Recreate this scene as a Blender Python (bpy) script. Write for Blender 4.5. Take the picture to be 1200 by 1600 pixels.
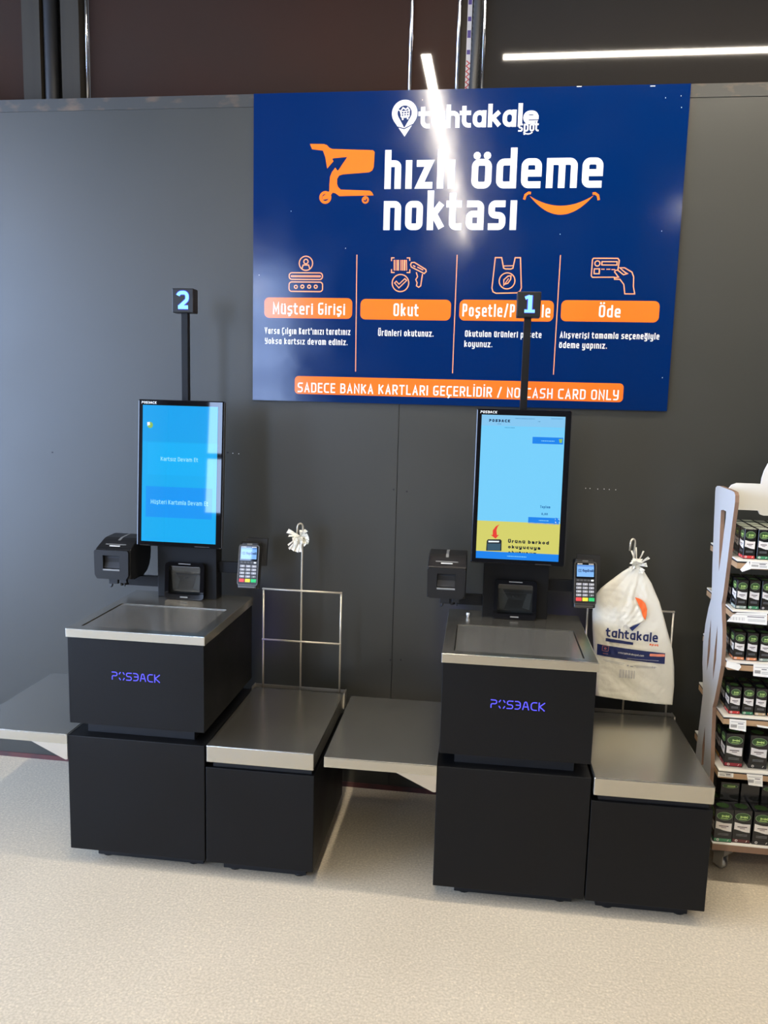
import bpy, bmesh, math, random
from mathutils import Vector, Matrix
from mathutils.geometry import tessellate_polygon
random.seed(7)
scene = bpy.context.scene
for o in list(bpy.data.objects):
    bpy.data.objects.remove(o)
COL = scene.collection

# ------------------------------------------------------------------ camera, light, exposure
cam_d = bpy.data.cameras.new('camera')
cam_d.sensor_fit = 'HORIZONTAL'
cam_d.sensor_width = 36.0
cam_d.lens = 36.0 * 1266.56 / 1200.0
cam_d.clip_start = 0.05
cam = bpy.data.objects.new('camera', cam_d)
COL.objects.link(cam)
Rv = Vector((0.9904394, 0.13544312, 0.0261716))
Uv = Vector((-0.04453397, 0.13437495, 0.98992934))
Fv = Vector((-0.13056231, 0.98163055, -0.13912206))
cam.matrix_world = Matrix(((Rv.x, Uv.x, -Fv.x, 0.0), (Rv.y, Uv.y, -Fv.y, -2.937),
                           (Rv.z, Uv.z, -Fv.z, 1.5006), (0, 0, 0, 1)))
scene.camera = cam
scene.view_settings.view_transform = 'Standard'
scene.view_settings.look = 'None'
scene.view_settings.gamma = 1.0
scene.view_settings.use_curve_mapping = False
scene.view_settings.exposure = 0.0
LAMP = 140.0        # radiance of the linear lamps
LAMP_REAR = 92.0
DAY = 15.5          # radiance of the daylit shop windows
SCREEN = 1.0
world = bpy.data.worlds.new('world')
scene.world = world
world.use_nodes = True
world.node_tree.nodes['Background'].inputs[0].default_value = (0.55, 0.6, 0.7, 1)
world.node_tree.nodes['Background'].inputs[1].default_value = 0.15

# ------------------------------------------------------------------ materials
def lin(c):
    return tuple(((v/255.0)/12.92 if v/255.0 <= 0.04045 else ((v/255.0+0.055)/1.055)**2.4) for v in c)

def mat(name, col=(0.5, 0.5, 0.5), rough=0.5, metal=0.0, spec=0.5, emit=None, estr=1.0,
        bump=None, vary=None, rvary=None, coat=0.0, stretch=(1, 1, 1), trans=0.0):
    m = bpy.data.materials.new(name)
    m.use_nodes = True
    nt = m.node_tree
    b = nt.nodes['Principled BSDF']
    b.inputs['Base Color'].default_value = (*col, 1)
    b.inputs['Roughness'].default_value = rough
    b.inputs['Metallic'].default_value = metal
    b.inputs['Specular IOR Level'].default_value = spec
    b.inputs['Coat Weight'].default_value = coat
    b.inputs['Coat Roughness'].default_value = 0.04
    b.inputs['Transmission Weight'].default_value = trans
    if emit:
        b.inputs['Emission Color'].default_value = (*emit, 1)
        b.inputs['Emission Strength'].default_value = estr
    if bump or vary or rvary:
        tc = nt.nodes.new('ShaderNodeTexCoord')
        mp = nt.nodes.new('ShaderNodeMapping')
        mp.inputs['Scale'].default_value = stretch
        nt.links.new(tc.outputs['Object'], mp.inputs[0])
    if bump:
        n = nt.nodes.new('ShaderNodeTexNoise')
        n.inputs['Scale'].default_value = bump[0]
        n.inputs['Detail'].default_value = bump[2] if len(bump) > 2 else 3
        nt.links.new(mp.outputs[0], n.inputs['Vector'])
        bp = nt.nodes.new('ShaderNodeBump')
        bp.inputs['Strength'].default_value = bump[1]
        bp.inputs['Distance'].default_value = 0.01
        nt.links.new(n.outputs[0], bp.inputs['Height'])
        nt.links.new(bp.outputs[0], b.inputs['Normal'])
    if vary:      # (scale, colour2, low, high)
        n = nt.nodes.new('ShaderNodeTexNoise')
        n.inputs['Scale'].default_value = vary[0]
        n.inputs['Detail'].default_value = 5
        nt.links.new(mp.outputs[0], n.inputs['Vector'])
        r = nt.nodes.new('ShaderNodeValToRGB')
        r.color_ramp.elements[0].position = vary[2]
        r.color_ramp.elements[0].color = (*col, 1)
        r.color_ramp.elements[1].position = vary[3]
        r.color_ramp.elements[1].color = (*vary[1], 1)
        nt.links.new(n.outputs[0], r.inputs[0])
        nt.links.new(r.outputs[0], b.inputs['Base Color'])
    if rvary:     # (scale, min, max)
        n = nt.nodes.new('ShaderNodeTexNoise')
        n.inputs['Scale'].default_value = rvary[0]
        n.inputs['Detail'].default_value = 4
        nt.links.new(mp.outputs[0], n.inputs['Vector'])
        r = nt.nodes.new('ShaderNodeMapRange')
        r.inputs[1].default_value = 0.3
        r.inputs[2].default_value = 0.7
        r.inputs[3].default_value = rvary[1]
        r.inputs[4].default_value = rvary[2]
        nt.links.new(n.outputs[0], r.inputs[0])
        nt.links.new(r.outputs[0], b.inputs['Roughness'])
    return m

M = {}
M['wall'] = mat('grey_wall_paint', (0.032, 0.031, 0.024), 0.42, spec=0.6, bump=(2.0, 0.03), rvary=(2.0, 0.39, 0.47),
                vary=(2.2, (0.027, 0.027, 0.021), 0.3, 0.75))
M['wall_cap'] = mat('rusty_cap', (0.034, 0.033, 0.028), 0.5, vary=(26.0, (0.115, 0.075, 0.042), 0.52, 0.72), stretch=(0.5, 1, 1))
M['dark'] = mat('dark_void', (0.01, 0.01, 0.01), 0.7)
M['brown_glass'] = mat('brown_glass', (0.042, 0.020, 0.013), 0.035, spec=0.5, vary=(1.3, (0.034, 0.021, 0.015), 0.35, 0.7))
M['grey_glass'] = mat('grey_brown_glass', (0.027, 0.023, 0.019), 0.04, spec=0.5, vary=(1.3, (0.024, 0.021, 0.018), 0.35, 0.7))  # same brown glass, with the grey it reflects put into its base colour
M['alu'] = mat('grey_frame', (0.048, 0.041, 0.031), 0.55, spec=0.15, vary=(30, (0.042, 0.036, 0.028), 0.4, 0.7), stretch=(1, 1, 0.05))
M['chrome'] = mat('chrome', (0.8, 0.8, 0.82), 0.12, metal=1.0)
M['red_trim'] = mat('red_skirting', (0.11, 0.032, 0.030), 0.5, vary=(9, (0.05, 0.025, 0.025), 0.4, 0.7))
M['ceil'] = mat('dark_ceiling', (0.05, 0.048, 0.045), 0.8)
M['room'] = mat('room_wall', (0.10, 0.098, 0.095), 0.7)
M['powder'] = mat('black_powder_coat', (0.0030, 0.0031, 0.0035), 0.45, spec=0.22, bump=(600, 0.12, 1), rvary=(5, 0.38, 0.5))
M['black'] = mat('black_plastic', (0.0085, 0.0085, 0.009), 0.38, spec=0.34)
M['black_soft'] = mat('dark_grey_plastic', (0.03, 0.03, 0.031), 0.45)
M['gloss_black'] = mat('gloss_black', (0.004, 0.004, 0.005), 0.025, spec=0.5)
M['void'] = mat('black_recess', (0.004, 0.004, 0.005), 0.6)
M['steel'] = mat('brushed_steel', (0.54, 0.515, 0.45), 0.25, metal=0.95, vary=(1.6, (0.50, 0.48, 0.42), 0.35, 0.7))
M['steel_edge'] = mat('steel_edge', (0.60, 0.56, 0.49), 0.36, metal=0.95, vary=(2.0, (0.55, 0.52, 0.46), 0.35, 0.7))
M['plate'] = mat('scale_plate', (0.24, 0.235, 0.215), 0.22, metal=0.62, vary=(3, (0.21, 0.205, 0.19), 0.35, 0.7))
M['wire'] = mat('steel_wire', (0.70, 0.64, 0.52), 0.34, metal=0.6)
M['grey_strip'] = mat('grey_strip', (0.2, 0.2, 0.19), 0.5)
M['white_ink'] = mat('white_ink', (0.8, 0.8, 0.78), 0.35)
M['white_cap'] = mat('white_plastic', (0.8, 0.8, 0.78), 0.4)
def sign_mat(name, col):
    return mat(name, col, 0.12, spec=0.42, bump=(5, 0.06, 5), rvary=(6, 0.09, 0.16))
M['s_blue'] = sign_mat('sign_blue', (0.0002, 0.0145, 0.082))
M['s_white'] = sign_mat('sign_white', (0.78, 0.77, 0.74))
M['s_orange'] = sign_mat('sign_orange', (0.93, 0.165, 0.018))
M['s_pink'] = sign_mat('sign_icon_line', (0.95, 0.33, 0.16))
M['s_navy'] = sign_mat('sign_dark_blue', (0.003, 0.02, 0.11))
M['s_edge'] = mat('sign_board_edge', (0.6, 0.6, 0.6), 0.5)
def glow(name, rgb, s=1.0, base=None):
    c = lin(rgb)
    return mat(name, base or (0.01, 0.01, 0.01), 0.025, spec=0.5, emit=c, estr=s)
M['scr2'] = glow('screen_cyan', (0, 172, 244))
M['scr2_top'] = glow('screen_cyan_top', (0, 162, 240))
M['scr2_btn'] = glow('screen_button_cyan', (0, 176, 248))
M['scr2_blue'] = glow('screen_button_blue', (0, 150, 246))
M['scr2_text'] = glow('screen_text', (150, 232, 255))
M['scr1'] = glow('screen_light_blue', (116, 206, 250))
M['scr1_head'] = glow('screen_header', (132, 198, 240))
M['scr1_blue'] = glow('screen_blue', (8, 130, 236))
M['scr1_yellow'] = glow('screen_yellow', (212, 208, 104))
M['scr_white'] = glow('screen_white', (240, 250, 255))
M['scr_dark'] = glow('screen_dark_text', (22, 60, 96), 1.0)
M['scr_mid'] = glow('screen_mid_text', (40, 120, 180), 1.0)
M['scr_black'] = glow('screen_black', (20, 26, 34), 1.0)
M['scr_slate'] = glow('screen_slate', (52, 84, 104), 1.0)
M['scr_red'] = glow('screen_red', (232, 60, 44))
M['scr_green'] = glow('screen_green', (140, 190, 90))
M['lcd'] = glow('terminal_lcd', (135, 190, 250))
M['lcd_blue'] = glow('terminal_lcd_bar', (90, 140, 225))
M['lcd_ink'] = glow('terminal_lcd_ink', (30, 52, 110), 1.0)
M['led_logo'] = mat('lit_logo', (0.02, 0.02, 0.1), 0.4, emit=(0.085, 0.075, 1.0), estr=1.5)
M['led_strip'] = mat('blue_led', (0.02, 0.02, 0.1), 0.4, emit=(0.05, 0.05, 1.0), estr=5.0)
M['num_core'] = mat('lit_number', (0.1, 0.2, 0.4), 0.4, emit=(0.16, 0.62, 1.0), estr=1.35)
M['num_halo'] = mat('lit_number_edge', (0.02, 0.02, 0.1), 0.4, emit=(0.02, 0.008, 0.62), estr=1.0)
M['key'] = mat('grey_key', (0.34, 0.34, 0.36), 0.4)
M['key_dark'] = mat('dark_key', (0.10, 0.10, 0.10), 0.4)
M['key_white'] = mat('white_key', (0.8, 0.8, 0.8), 0.4)
M['key_red'] = mat('red_key', (0.75, 0.06, 0.06), 0.4)
M['key_yellow'] = mat('yellow_key', (0.85, 0.68, 0.05), 0.4)
M['key_green'] = mat('green_key', (0.02, 0.50, 0.14), 0.4)
M['term'] = mat('terminal_casing', (0.012, 0.0117, 0.0115), 0.3)
M['term_edge'] = mat('terminal_rim', (0.10, 0.093, 0.082), 0.3, metal=0.5)
M['scan_glass'] = mat('scanner_glass', (0.014, 0.016, 0.016), 0.04, spec=0.7)
M['scan_in'] = mat('scanner_mirror', (0.028, 0.031, 0.030), 0.06, spec=0.6)
M['scan_in2'] = mat('scanner_mirror_dark', (0.008, 0.009, 0.009), 0.06, spec=0.7)
M['lam_white'] = mat('white_laminate', (0.74, 0.71, 0.64), 0.35)
M['panel_white'] = mat('white_board', (0.50, 0.49, 0.475), 0.45, bump=(8, 0.03))
M['wood'] = mat('plywood_edge', (0.46, 0.29, 0.15), 0.55, vary=(20, (0.36, 0.22, 0.12), 0.3, 0.7), stretch=(1, 1, 12))
M['wood_dark'] = mat('board_edge_brown', (0.24, 0.14, 0.085), 0.55, vary=(18, (0.19, 0.11, 0.07), 0.3, 0.7), stretch=(1, 1, 0.2))
M['carton'] = mat('black_carton', (0.008, 0.008, 0.009), 0.17)
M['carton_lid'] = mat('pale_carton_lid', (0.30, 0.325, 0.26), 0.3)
M['carton_label'] = mat('carton_label', (0.76, 0.70, 0.64), 0.45)
M['carton_ink'] = mat('carton_ink', (0.10, 0.06, 0.05), 0.5)
M['carton_grey'] = mat('carton_grey_print', (0.12, 0.12, 0.12), 0.5)
M['emblem'] = mat('carton_emblem', (0.034, 0.085, 0.018), 0.4)
M['emblem_rim'] = mat('carton_emblem_rim', (0.22, 0.30, 0.17), 0.4)
M['emblem_mark'] = mat('carton_emblem_mark', (0.50, 0.68, 0.22), 0.4)
STR = {'red': (0.55, 0.03, 0.03), 'green': (0.05, 0.22, 0.10), 'orange': (0.72, 0.26, 0.10), 'black': (0.012, 0.012, 0.012),
       'maroon': (0.10, 0.02, 0.02), 'tan': (0.50, 0.36, 0.20), 'amber': (0.75, 0.38, 0.04), 'grey': (0.26, 0.32, 0.26),
       'dark red': (0.28, 0.012, 0.025)}
for k, v in STR.items():
    M['st_' + k] = mat('carton_stripe_' + k.replace(' ', '_'), v, 0.4)
M['paper'] = mat('price_paper', (0.80, 0.78, 0.72), 0.6)
M['paper_ink'] = mat('price_ink', (0.16, 0.15, 0.15), 0.6)
M['rubber'] = mat('castor_rubber', (0.46, 0.41, 0.34), 0.5)
M['zinc'] = mat('zinc_fork', (0.42, 0.42, 0.42), 0.35, metal=1.0)
M['lamp'] = mat('lamp_diffuser', (0.9, 0.9, 0.9), 0.5, emit=(1.0, 0.90, 0.74), estr=LAMP)
M['lamp_rear'] = mat('lamp_diffuser_rear', (0.9, 0.9, 0.9), 0.5, emit=(1.0, 0.91, 0.77), estr=LAMP_REAR)
M['housing'] = mat('lamp_housing', (0.6, 0.6, 0.6), 0.5)
M['sky_pane'] = mat('daylit_pane', (0.5, 0.5, 0.5), 0.3, emit=(0.51, 0.69, 1.07), estr=DAY)
M['navy_ink'] = mat('navy_print', (0.008, 0.018, 0.10), 0.4)
M['orange_ink'] = mat('orange_print', (0.90, 0.15, 0.03), 0.4)
M['pink_ink'] = mat('salmon_print', (0.85, 0.28, 0.18), 0.4)
M['grey_ink'] = mat('grey_print', (0.30, 0.30, 0.36), 0.5)
M['green_ink'] = mat('faint_green_print', (0.40, 0.60, 0.50), 0.5)
M['tape'] = mat('label_tape', (0.55, 0.52, 0.50), 0.5)
M['tape_red'] = mat('label_tape_red', (0.45, 0.05, 0.05), 0.5)
M['tape_purple'] = mat('label_tape_purple', (0.07, 0.04, 0.20), 0.5)

def bag_material():
    m = bpy.data.materials.new('white_bag_plastic')
    m.use_nodes = True
    nt = m.node_tree
    b = nt.nodes['Principled BSDF']
    b.inputs['Base Color'].default_value = (0.88, 0.835, 0.70, 1)
    b.inputs['Roughness'].default_value = 0.32
    tr = nt.nodes.new('ShaderNodeBsdfTranslucent')
    tr.inputs[0].default_value = (0.8, 0.76, 0.68, 1)
    mx = nt.nodes.new('ShaderNodeMixShader')
    mx.inputs[0].default_value = 0.12
    nt.links.new(b.outputs[0], mx.inputs[1])
    nt.links.new(tr.outputs[0], mx.inputs[2])
    nt.links.new(mx.outputs[0], nt.nodes['Material Output'].inputs[0])
    tc = nt.nodes.new('ShaderNodeTexCoord')
    n = nt.nodes.new('ShaderNodeTexNoise')
    n.inputs['Scale'].default_value = 55
    n.inputs['Detail'].default_value = 3
    n.inputs['Distortion'].default_value = 0.3
    bp = nt.nodes.new('ShaderNodeBump')
    bp.inputs['Strength'].default_value = 0.16
    bp.inputs['Distance'].default_value = 0.01
    nt.links.new(tc.outputs['Object'], n.inputs['Vector'])
    nt.links.new(n.outputs[0], bp.inputs['Height'])
    nt.links.new(bp.outputs[0], b.inputs['Normal'])
    return m
M['bag'] = bag_material()

def floor_material():
    m = bpy.data.materials.new('speckled_resin_floor')
    m.use_nodes = True
    nt = m.node_tree
    L = nt.links.new
    b = nt.nodes['Principled BSDF']
    tc = nt.nodes.new('ShaderNodeTexCoord')
    big = nt.nodes.new('ShaderNodeTexNoise'); big.inputs['Scale'].default_value = 1.6; big.inputs['Detail'].default_value = 6
    sp = nt.nodes.new('ShaderNodeTexNoise'); sp.inputs['Scale'].default_value = 140; sp.inputs['Detail'].default_value = 2
    sp2 = nt.nodes.new('ShaderNodeTexVoronoi'); sp2.inputs['Scale'].default_value = 95
    for t in (big, sp, sp2):
        L(tc.outputs['Object'], t.inputs['Vector'])
    r1 = nt.nodes.new('ShaderNodeValToRGB')
    r1.color_ramp.elements[0].position = 0.3; r1.color_ramp.elements[0].color = (0.52, 0.45, 0.34, 1)
    r1.color_ramp.elements[1].position = 0.7; r1.color_ramp.elements[1].color = (0.58, 0.505, 0.385, 1)
    L(big.outputs[0], r1.inputs[0])
    r2 = nt.nodes.new('ShaderNodeValToRGB')
    r2.color_ramp.elements[0].position = 0.36; r2.color_ramp.elements[0].color = (0.86, 0.855, 0.84, 1)
    r2.color_ramp.elements[1].position = 0.66; r2.color_ramp.elements[1].color = (1.10, 1.10, 1.09, 1)
    L(sp.outputs[0], r2.inputs[0])
    mu = nt.nodes.new('ShaderNodeMix'); mu.data_type = 'RGBA'; mu.blend_type = 'MULTIPLY'; mu.inputs[0].default_value = 1.0
    L(r1.outputs[0], mu.inputs[6]); L(r2.outputs[0], mu.inputs[7])
    r3 = nt.nodes.new('ShaderNodeValToRGB')
    r3.color_ramp.elements[0].position = 0.08; r3.color_ramp.elements[0].color = (1.18, 1.18, 1.16, 1)
    r3.color_ramp.elements[1].position = 0.35; r3.color_ramp.elements[1].color = (1, 1, 1, 1)
    L(sp2.outputs[0], r3.inputs[0])
    mu2 = nt.nodes.new('ShaderNodeMix'); mu2.data_type = 'RGBA'; mu2.blend_type = 'MULTIPLY'; mu2.inputs[0].default_value = 1.0
    L(mu.outputs[2], mu2.inputs[6]); L(r3.outputs[0], mu2.inputs[7])
    L(mu2.outputs[2], b.inputs['Base Color'])
    b.inputs['Roughness'].default_value = 0.42
    b.inputs['Specular IOR Level'].default_value = 0.35
    bp = nt.nodes.new('ShaderNodeBump'); bp.inputs['Strength'].default_value = 0.04; bp.inputs['Distance'].default_value = 0.003
    L(sp.outputs[0], bp.inputs['Height']); L(bp.outputs[0], b.inputs['Normal'])
    return m
M['floor'] = floor_material()

# ------------------------------------------------------------------ mesh helpers
def link_mesh(name, verts, faces, material, parent=None, smooth=False, mats=None, fmat=None):
    me = bpy.data.meshes.new(name)
    me.from_pydata([tuple(v) for v in verts], [], faces)
    for mm in (mats or [material]):
        me.materials.append(mm)
    if fmat:
        me.polygons.foreach_set('material_index', fmat)
    if smooth:
        me.polygons.foreach_set('use_smooth', [True]*len(me.polygons))
    me.update()
    o = bpy.data.objects.new(name, me)
    COL.objects.link(o)
    if parent:
        o.parent = parent
    return o

def bm_link(name, bm, material, parent=None, smooth=False):
    bmesh.ops.recalc_face_normals(bm, faces=bm.faces[:])
    me = bpy.data.meshes.new(name)
    bm.to_mesh(me); bm.free()
    me.materials.append(material)
    if smooth:
        me.polygons.foreach_set('use_smooth', [True]*len(me.polygons))
    o = bpy.data.objects.new(name, me)
    COL.objects.link(o)
    if parent:
        o.parent = parent
    return o

def add_box(bm, x0, x1, y0, y1, z0, z1, bev=0.0, seg=2):
    t = bmesh.new()
    vs = [t.verts.new((x, y, z)) for x in (x0, x1) for y in (y0, y1) for z in (z0, z1)]
    for f in ((0, 1, 3, 2), (4, 6, 7, 5), (0, 4, 5, 1), (2, 3, 7, 6), (0, 2, 6, 4), (1, 5, 7, 3)):
        t.faces.new([vs[i] for i in f])
    bmesh.ops.recalc_face_normals(t, faces=t.faces[:])
    if bev > 0:
        bmesh.ops.bevel(t, geom=t.edges[:], offset=bev, segments=seg, affect='EDGES', profile=0.5)
    me = bpy.data.meshes.new('tmp'); t.to_mesh(me); t.free()
    bm.from_mesh(me); bpy.data.meshes.remove(me)

def box(name, x0, x1, y0, y1, z0, z1, material, parent=None, bev=0.0, seg=2):
    bm = bmesh.new()
    add_box(bm, x0, x1, y0, y1, z0, z1, bev, seg)
    return bm_link(name, bm, material, parent)

def boxes(name, lst, material, parent=None, bev=0.0):
    bm = bmesh.new()
    for b in lst:
        add_box(bm, *b, bev=bev)
    return bm_link(name, bm, material, parent)

def add_tube(bm, pts, r, n=10, cap=True):
    pts = [Vector(p) for p in pts]
    rings = []
    up = None
    for i, p in enumerate(pts):
        d = (pts[min(i+1, len(pts)-1)] - pts[max(i-1, 0)]).normalized()
        if up is None:
            up = d.orthogonal().normalized()
        a = (up - d*up.dot(d)).normalized(); up = a
        b = d.cross(a)
        rr = r[i] if isinstance(r, (list, tuple)) else r
        rings.append([bm.verts.new(p + a*rr*math.cos(2*math.pi*k/n) + b*rr*math.sin(2*math.pi*k/n)) for k in range(n)])
    for i in range(len(rings)-1):
        for k in range(n):
            bm.faces.new((rings[i][k], rings[i][(k+1) % n], rings[i+1][(k+1) % n], rings[i+1][k]))
    if cap:
        bm.faces.new(rings[0][::-1]); bm.faces.new(rings[-1])

def tube(name, pts, r, material, parent=None, n=10):
    bm = bmesh.new(); add_tube(bm, pts, r, n)
    return bm_link(name, bm, material, parent, smooth=True)

def arc(cx, cy, r, a0, a1, n=12):
    return [(cx + r*math.cos(math.radians(a0+(a1-a0)*i/n)), cy + r*math.sin(math.radians(a0+(a1-a0)*i/n))) for i in range(n+1)]

def ellipse(cx, cy, rx, ry, n=28):
    return [(cx + rx*math.cos(2*math.pi*i/n), cy + ry*math.sin(2*math.pi*i/n)) for i in range(n)]

def rrect(x0, y0, x1, y1, r, n=5):
    if x0 > x1: x0, x1 = x1, x0
    if y0 > y1: y0, y1 = y1, y0
    r = min(r, (x1-x0)/2.001, (y1-y0)/2.001)
    p = []
    for cx, cy, a in ((x1-r, y1-r, 0), (x0+r, y1-r, 90), (x0+r, y0+r, 180), (x1-r, y0+r, 270)):
        p += arc(cx, cy, r, a, a+90, n)
    return p

def poly2d(loops):
    """triangulated polygon, first loop outer and the others holes -> verts, faces"""
    vs = [p for l in loops for p in l]
    tri = tessellate_polygon([[Vector((p[0], p[1], 0)) for p in l] for l in loops])
    return vs, [tuple(t) for t in tri]

class Flat:
    """collects flat 2-D shapes (printed marks) that end up as one mesh"""
    def __init__(s):
        s.v = []; s.f = []; s.l = []; s.n = 0     # l: printing layer of each vertex, a few hundredths of a millimetre apart
    def poly(s, *loops):
        v, f = poly2d(loops)
        k = len(s.v); s.v += v; s.f += [tuple(i+k for i in t) for t in f]
        s.n += 1; s.l += [s.n % 7]*len(v)
        return s
    def quads(s, qs):
        s.n += 1
        for q in qs:
            k = len(s.v); s.v += list(q); s.f.append(tuple(range(k, k+len(q)))); s.l += [s.n % 7]*len(q)
        return s
    def rect(s, x0, y0, x1, y1):
        return s.quads([[(x0, y0), (x1, y0), (x1, y1), (x0, y1)]])
    def line(s, pts, t, closed=False, cap=0.0):
        return s.quads(stroke(pts, t, closed, cap))
    def ring(s, cx, cy, r, t, n=28):
        return s.line(ellipse(cx, cy, r, r, n), t, True)
    def build(s, name, material, parent, fn):
        vs = [Vector(fn(x, y)) for x, y in s.v]
        x, y = s.v[0]
        o0 = Vector(fn(x, y))
        nrm = (Vector(fn(x+1e-3, y))-o0).cross(Vector(fn(x, y+1e-3))-o0).normalized()
        if nrm.y > 0.5: nrm = -nrm
        vs = [v + nrm*0.00004*l for v, l in zip(vs, s.l)]
        bm = bmesh.new()
        bv = [bm.verts.new(v) for v in vs]
        for f in s.f:
            try: bm.faces.new([bv[i] for i in f])
            except ValueError: pass
        me = bpy.data.meshes.new(name); bm.to_mesh(me); bm.free()
        me.materials.append(material)
        o = bpy.data.objects.new(name, me); COL.objects.link(o); o.parent = parent
        return o

def stroke(pts, t, closed=False, cap=0.0):
    P = []
    for p in pts:
        q = Vector((p[0], p[1]))
        if not P or (q-P[-1]).length > 1e-7: P.append(q)
    if closed and (P[0]-P[-1]).length < 1e-7: P.pop()
    n = len(P)
    if n < 2: return []
    if not closed and cap:
        P[0] = P[0] + (P[0]-P[1]).normalized()*cap
        P[-1] = P[-1] + (P[-1]-P[-2]).normalized()*cap
    A, B = [], []
    for i in range(n):
        if closed or 0 < i < n-1:
            d0 = (P[i]-P[i-1]).normalized(); d1 = (P[(i+1) % n]-P[i]).normalized()
        elif i == 0: d0 = d1 = (P[1]-P[0]).normalized()
        else: d0 = d1 = (P[-1]-P[-2]).normalized()
        n0 = Vector((-d0.y, d0.x)); n1 = Vector((-d1.y, d1.x))
        m = n0+n1
        if m.length < 1e-6: m = n0
        m.normalize()
        k = 1.0/max(0.42, m.dot(n0))
        A.append(P[i]+m*k*t/2); B.append(P[i]-m*k*t/2)
    out = []
    for i in range(n if closed else n-1):
        j = (i+1) % n
        out.append([tuple(B[i]), tuple(B[j]), tuple(A[j]), tuple(A[i])])
    return out

def fillet(pts, closed, rmax, n=5):
    out = []
    N = len(pts)
    for i, p in enumerate(pts):
        r = p[2]*rmax if len(p) > 2 else 0
        q = Vector(p[:2])
        if r <= 0 or (not closed and i in (0, N-1)):
            out.append(tuple(q)); continue
        a = Vector(pts[i-1][:2]); b = Vector(pts[(i+1) % N][:2])
        la, lb = (a-q).length, (b-q).length
        ka = 0.5 if len(pts[i-1]) > 2 else 1.0
        kb = 0.5 if len(pts[(i+1) % N]) > 2 else 1.0
        d0 = (a-q).normalized(); d1 = (b-q).normalized()
        ang = d0.angle(d1)
        cut = min(r/math.tan(ang/2), la*ka*0.999, lb*kb*0.999)
        s, e = q+d0*cut, q+d1*cut
        for k in range(n+1):
            u = k/n
            # quadratic with a circle-like bulge
            w = 0.42
            c0 = s.lerp(q, 0.5523); c1 = e.lerp(q, 0.5523)
            pt = s*(1-u)**3 + c0*3*u*(1-u)**2 + c1*3*u*u*(1-u) + e*u**3
            out.append(tuple(pt))
    return out

# ------------------------------------------------------------------ monoline lettering
R = 1.0
O_ = [(0, 0, R), (1, 0, R), (1, 1, R), (0, 1, R)]
CED = [(.5, -.02), (.52, -.42), (.25, -.52)]
LOW = {
 'a': (1, [[(.06, 1), (1, 1, R), (1, 0)], [(1, .56), (0, .56, R), (0, 0, R), (1, 0)]]),
 'A1': (1, [[(1, 1), (1, 0)], [(1, 1, R), (0, 1, R), (0, 0, R), (1, 0, R), 'c']]),
 'b': (1, [[(0, 2), (0, 0)], [(0, 1), (1, 1, R), (1, 0, R), (0, 0)]]),
 'c': (.9, [[(1, 1), (0, 1, R), (0, 0, R), (1, 0)]]),
 'd': (1, [[(1, 2), (1, 0)], [(1, 1), (0, 1, R), (0, 0, R), (1, 0)]]),
 'e': (1, [[(.95, 0), (0, 0, R), (0, 1, R), (1, 1, R), (1, .5)], [(1, .5), (.06, .5)]]),
 'g': (1, [[(1, 1), (1, -1, R), (.05, -1)], [(1, 1), (0, 1, R), (0, 0, R), (1, 0)]]),
 'h': (1, [[(0, 0), (0, 2)], [(0, 1), (1, 1, R), (1, 0)]]),
 'ı': (0, [[(0, 0), (0, 1)]]),
 'i': (0, [[(0, 0), (0, 1)], ('dot', 0, 1.7)]),
 'k': (.95, [[(0, 0), (0, 2)], [(.86, .92), (.1, .42)], [(.32, .58), (.92, .07)]]),
 'l': (0, [[(0, 0), (0, 2)]]),
 'm': (1.75, [[(0, 0), (0, 1)], [(0, 1), (.5, 1, R), (.5, 0)], [(.5, 1), (1, 1, R), (1, 0)]]),
 'n': (1, [[(0, 0), (0, 1)], [(0, 1), (1, 1, R), (1, 0)]]),
 'o': (1, [O_ + ['c']]),
 'p': (1, [[(0, -1), (0, 1)], [(0, 1), (1, 1, R), (1, 0, R), (0, 0)]]),
 'r': (.55, [[(0, 0), (0, 1)], [(0, 1), (1, 1)]]),
 's': (.95, [[(.95, 1), (0, 1, R), (0, .52, R), (1, .48, R), (1, 0, R), (0, 0)]]),
 't': (.6, [[(.1, 1.75), (.1, 0, R), (1, 0)], [(-.35, 1), (.95, 1)]]),
 'u': (1, [[(0, 1), (0, 0, R), (1, 0)], [(1, 1), (1, 0)]]),
 'v': (1, [[(0, 1), (.5, 0), (1, 1)]]),
 'w': (1.5, [[(0, 1), (.25, 0), (.5, 1), (.75, 0), (1, 1)]]),
 'y': (1, [[(0, 1), (0, 0, R), (1, 0)], [(1, 1), (1, -1, R), (.05, -1)]]),
 'z': (.95, [[(0, 1), (1, 1), (0, 0), (1, 0)]]),
}
LOW['ş'] = (.95, LOW['s'][1] + [CED]); LOW['ç'] = (.9, LOW['c'][1] + [CED])
LOW['ö'] = (1, LOW['o'][1] + [('dot', .12, 1.62), ('dot', .88, 1.62)])
LOW['ü'] = (1, LOW['u'][1] + [('dot', .12, 1.62), ('dot', .88, 1.62)])
LOW['ğ'] = (1, LOW['g'][1] + [[(.05, 1.85), (.2, 1.45), (.8, 1.45), (.95, 1.85)]])
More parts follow.
